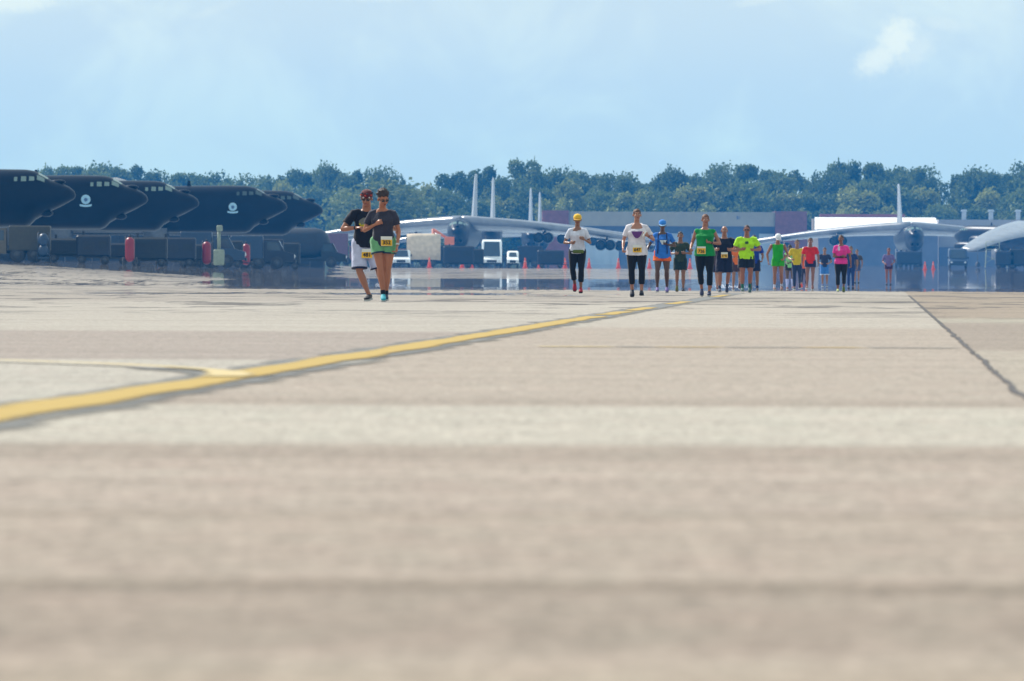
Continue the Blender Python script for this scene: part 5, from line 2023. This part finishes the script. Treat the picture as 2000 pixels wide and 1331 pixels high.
# middle group under the facing bomber
front_van(960, 1560, 'white van facing the camera right of the facing bomber nose', M_WHITEP, 3.3, 2.4)
side_truck(808, 1600, 'tan canvas-covered truck left of the orange lift', M_BROWNP, M_TANP, 'canvas', 6.5, 4.0, -1)
side_truck(680, 1480, 'brown box truck behind the running couple', M_BROWNP, mat('dark brown box', rgb(96, 66, 78), .7), 'box', 4.6, 3.6, 1)
front_van(783, 1450, 'white pickup facing the camera, just right of the couple', M_WHITEP, 1.95, 2.0, 5.0, 'pickup', 'pickup', False)
front_van(1001, 1450, 'small bright white utility vehicle between the van and the woman in the yellow cap', M_WHITEP, 1.9, 1.3, 3.0, 'utility_vehicle', 'utility vehicle', True)
side_truck(1016, 1640, 'dark blue tug truck under the right wing of the facing bomber', M_NAVYP, M_NAVYP, 'box', 5.5, 2.6, -1)
cart(745, 1640, 3.2, 2.3, 'dark service cart right beside the green-shorts woman', M_NAVYP)
cart(895, 1440, 3.4, 2.4, 'dark blue generator cart in front of the facing bomber nose', M_NAVYP)
cart(925, 1450, 2.2, 2.1, 'dark generator cart left of the white van', M_OLIVE)
cart(1075, 1460, 3.0, 2.0, 'dark generator cart under the right wing engines of the facing bomber', M_NAVYP)
cart(852, 1600, 2.6, 2.6, 'dark blue cart below the orange lift arm', M_NAVYP)
r = empty('boom_lift', at_px(858, 1620), 0, 'orange boom lift standing under the left wing of the facing bomber', 'lift')
m = MB()
m.box((0, 0, .9), (2.6, 2.0, .9), bev=.1)
m.build('chassis', M_ORP, r)
m = MB()
m.tube([(-.6, 0, 1.3), (-.8, 0, 4.7)], [.26, .20], 10)
m.tube([(-.85, 0, 4.6), (1.0, 0, 3.5)], [.2, .16], 10)
m.build('boom', M_ORP, r, True)
m = MB()
m.box((1.2, 0, 3.2), (1.2, .9, 1.0), bev=.05)
m.build('basket', M_ORP, r)
for sx in (-1, 1):
    for sy in (-1, 1):
        wheel_pair(r, sx * .85, sy * .95, .42, .3, 'y')
for px, D, lb in ((902, 1400, 'orange cone before the facing bomber nose, left of its nose gear'), (920, 1400, 'orange cone before the facing bomber nose, right of its nose gear'), (838, 1400, 'orange cone below the boom lift'),
                  (1025, 1400, 'orange cone next to the dark carts right of the white vehicle'), (1053, 1400, 'orange cone under the large twin engine right of the van'), (1103, 1400, 'orange cone just left of the woman in the yellow cap'),
                  (1150, 1400, 'orange cone just right of the woman in the yellow cap'), (1207, 1400, 'orange cone midway between the two white-tee women'), (1268, 1400, 'orange cone between the white-tee and blue-tee women'),
                  (1347, 1400, 'orange cone right of the young man in olive'), (1345 + 60, 1400, 'orange cone hidden between the green-top woman and bald man'),
                  (1806, 1400, 'orange cone right of the right-hand facing bomber, left of a pair'), (1822, 1400, 'orange cone right of the right-hand facing bomber, right of a pair')):
    cone(px, 1470, lb, 1.15 if px < 1500 else .9)
front_van(1870, 1720, 'pale blue van under the near wing of the turned-away bomber', M_BLUEP, 2.6, 2.4)
stand(1938, 1650, 'pale maintenance stand in front of the turned-away bomber at the right edge', 2.4)
cart(1962, 1640, 2.4, 2.2, 'dark service cart right of the pale stand at the right edge', M_NAVYP)
cart(1990, 1640, 2.4, 2.5, 'dark olive cart at the very right edge under the pale wing', M_OLIVE)
cart(1775, 1820, 3.6, 2.2, 'dark cart under the nose of the right-hand facing bomber', M_NAVYP)

# undergrowth that fills the foot of the wood
gu = np.random.default_rng(77)
n = 26000
P = np.stack([gu.uniform(-150, 150, n), 2490 + gu.uniform(-6, 60, n), 2.2 + gu.uniform(0, 1, n) ** 1.2 * 7.5], 1)
P[:, 2] += .8 * np.sin(P[:, 0] * .31) * (P[:, 2] > 6)
a1 = gu.normal(size=(n, 3)); a1 /= np.linalg.norm(a1, axis=1)[:, None]
a2 = np.cross(a1, gu.normal(size=(n, 3))); a2 /= np.linalg.norm(a2, axis=1)[:, None]
s1 = gu.uniform(.4, .9, n)[:, None]
VV = np.stack([P - a1 * s1, P - a2 * s1, P + a1 * s1, P + a2 * s1], 1).reshape(-1, 3)
me = bpy.data.meshes.new('undergrowth')
me.from_pydata(VV.tolist(), [], [(4 * i, 4 * i + 1, 4 * i + 2, 4 * i + 3) for i in range(n)])
o = from_mesh('undergrowth', me, M_LEAF, None, False)
tag(o, 'dense dark green undergrowth at the foot of the far wood', 'undergrowth', None, 'stuff')

# ------------------------------------------------------------------ haze
m = MB()
m.box((0, 1380, 20), (1500, 2900, 46))
hz = m.build('haze', None)
hm = bpy.data.materials.new('haze air')
hm.use_nodes = True
t = hm.node_tree
for n_ in list(t.nodes):
    if n_.type == 'BSDF_PRINCIPLED':
        t.nodes.remove(n_)
pv = nd(t, 'ShaderNodeVolumePrincipled')
pv.inputs['Color'].default_value = (.03, .34, .95, 1)
pv.inputs['Density'].default_value = 0.00009
pv.inputs['Anisotropy'].default_value = 0.0
t.links.new(pv.outputs[0], t.nodes['Material Output'].inputs['Volume'])
hz.data.materials.append(hm)
tag(hz, 'thin blue haze over the whole airfield', 'haze', None, 'stuff')

bpy.data.scenes.remove(TMP)
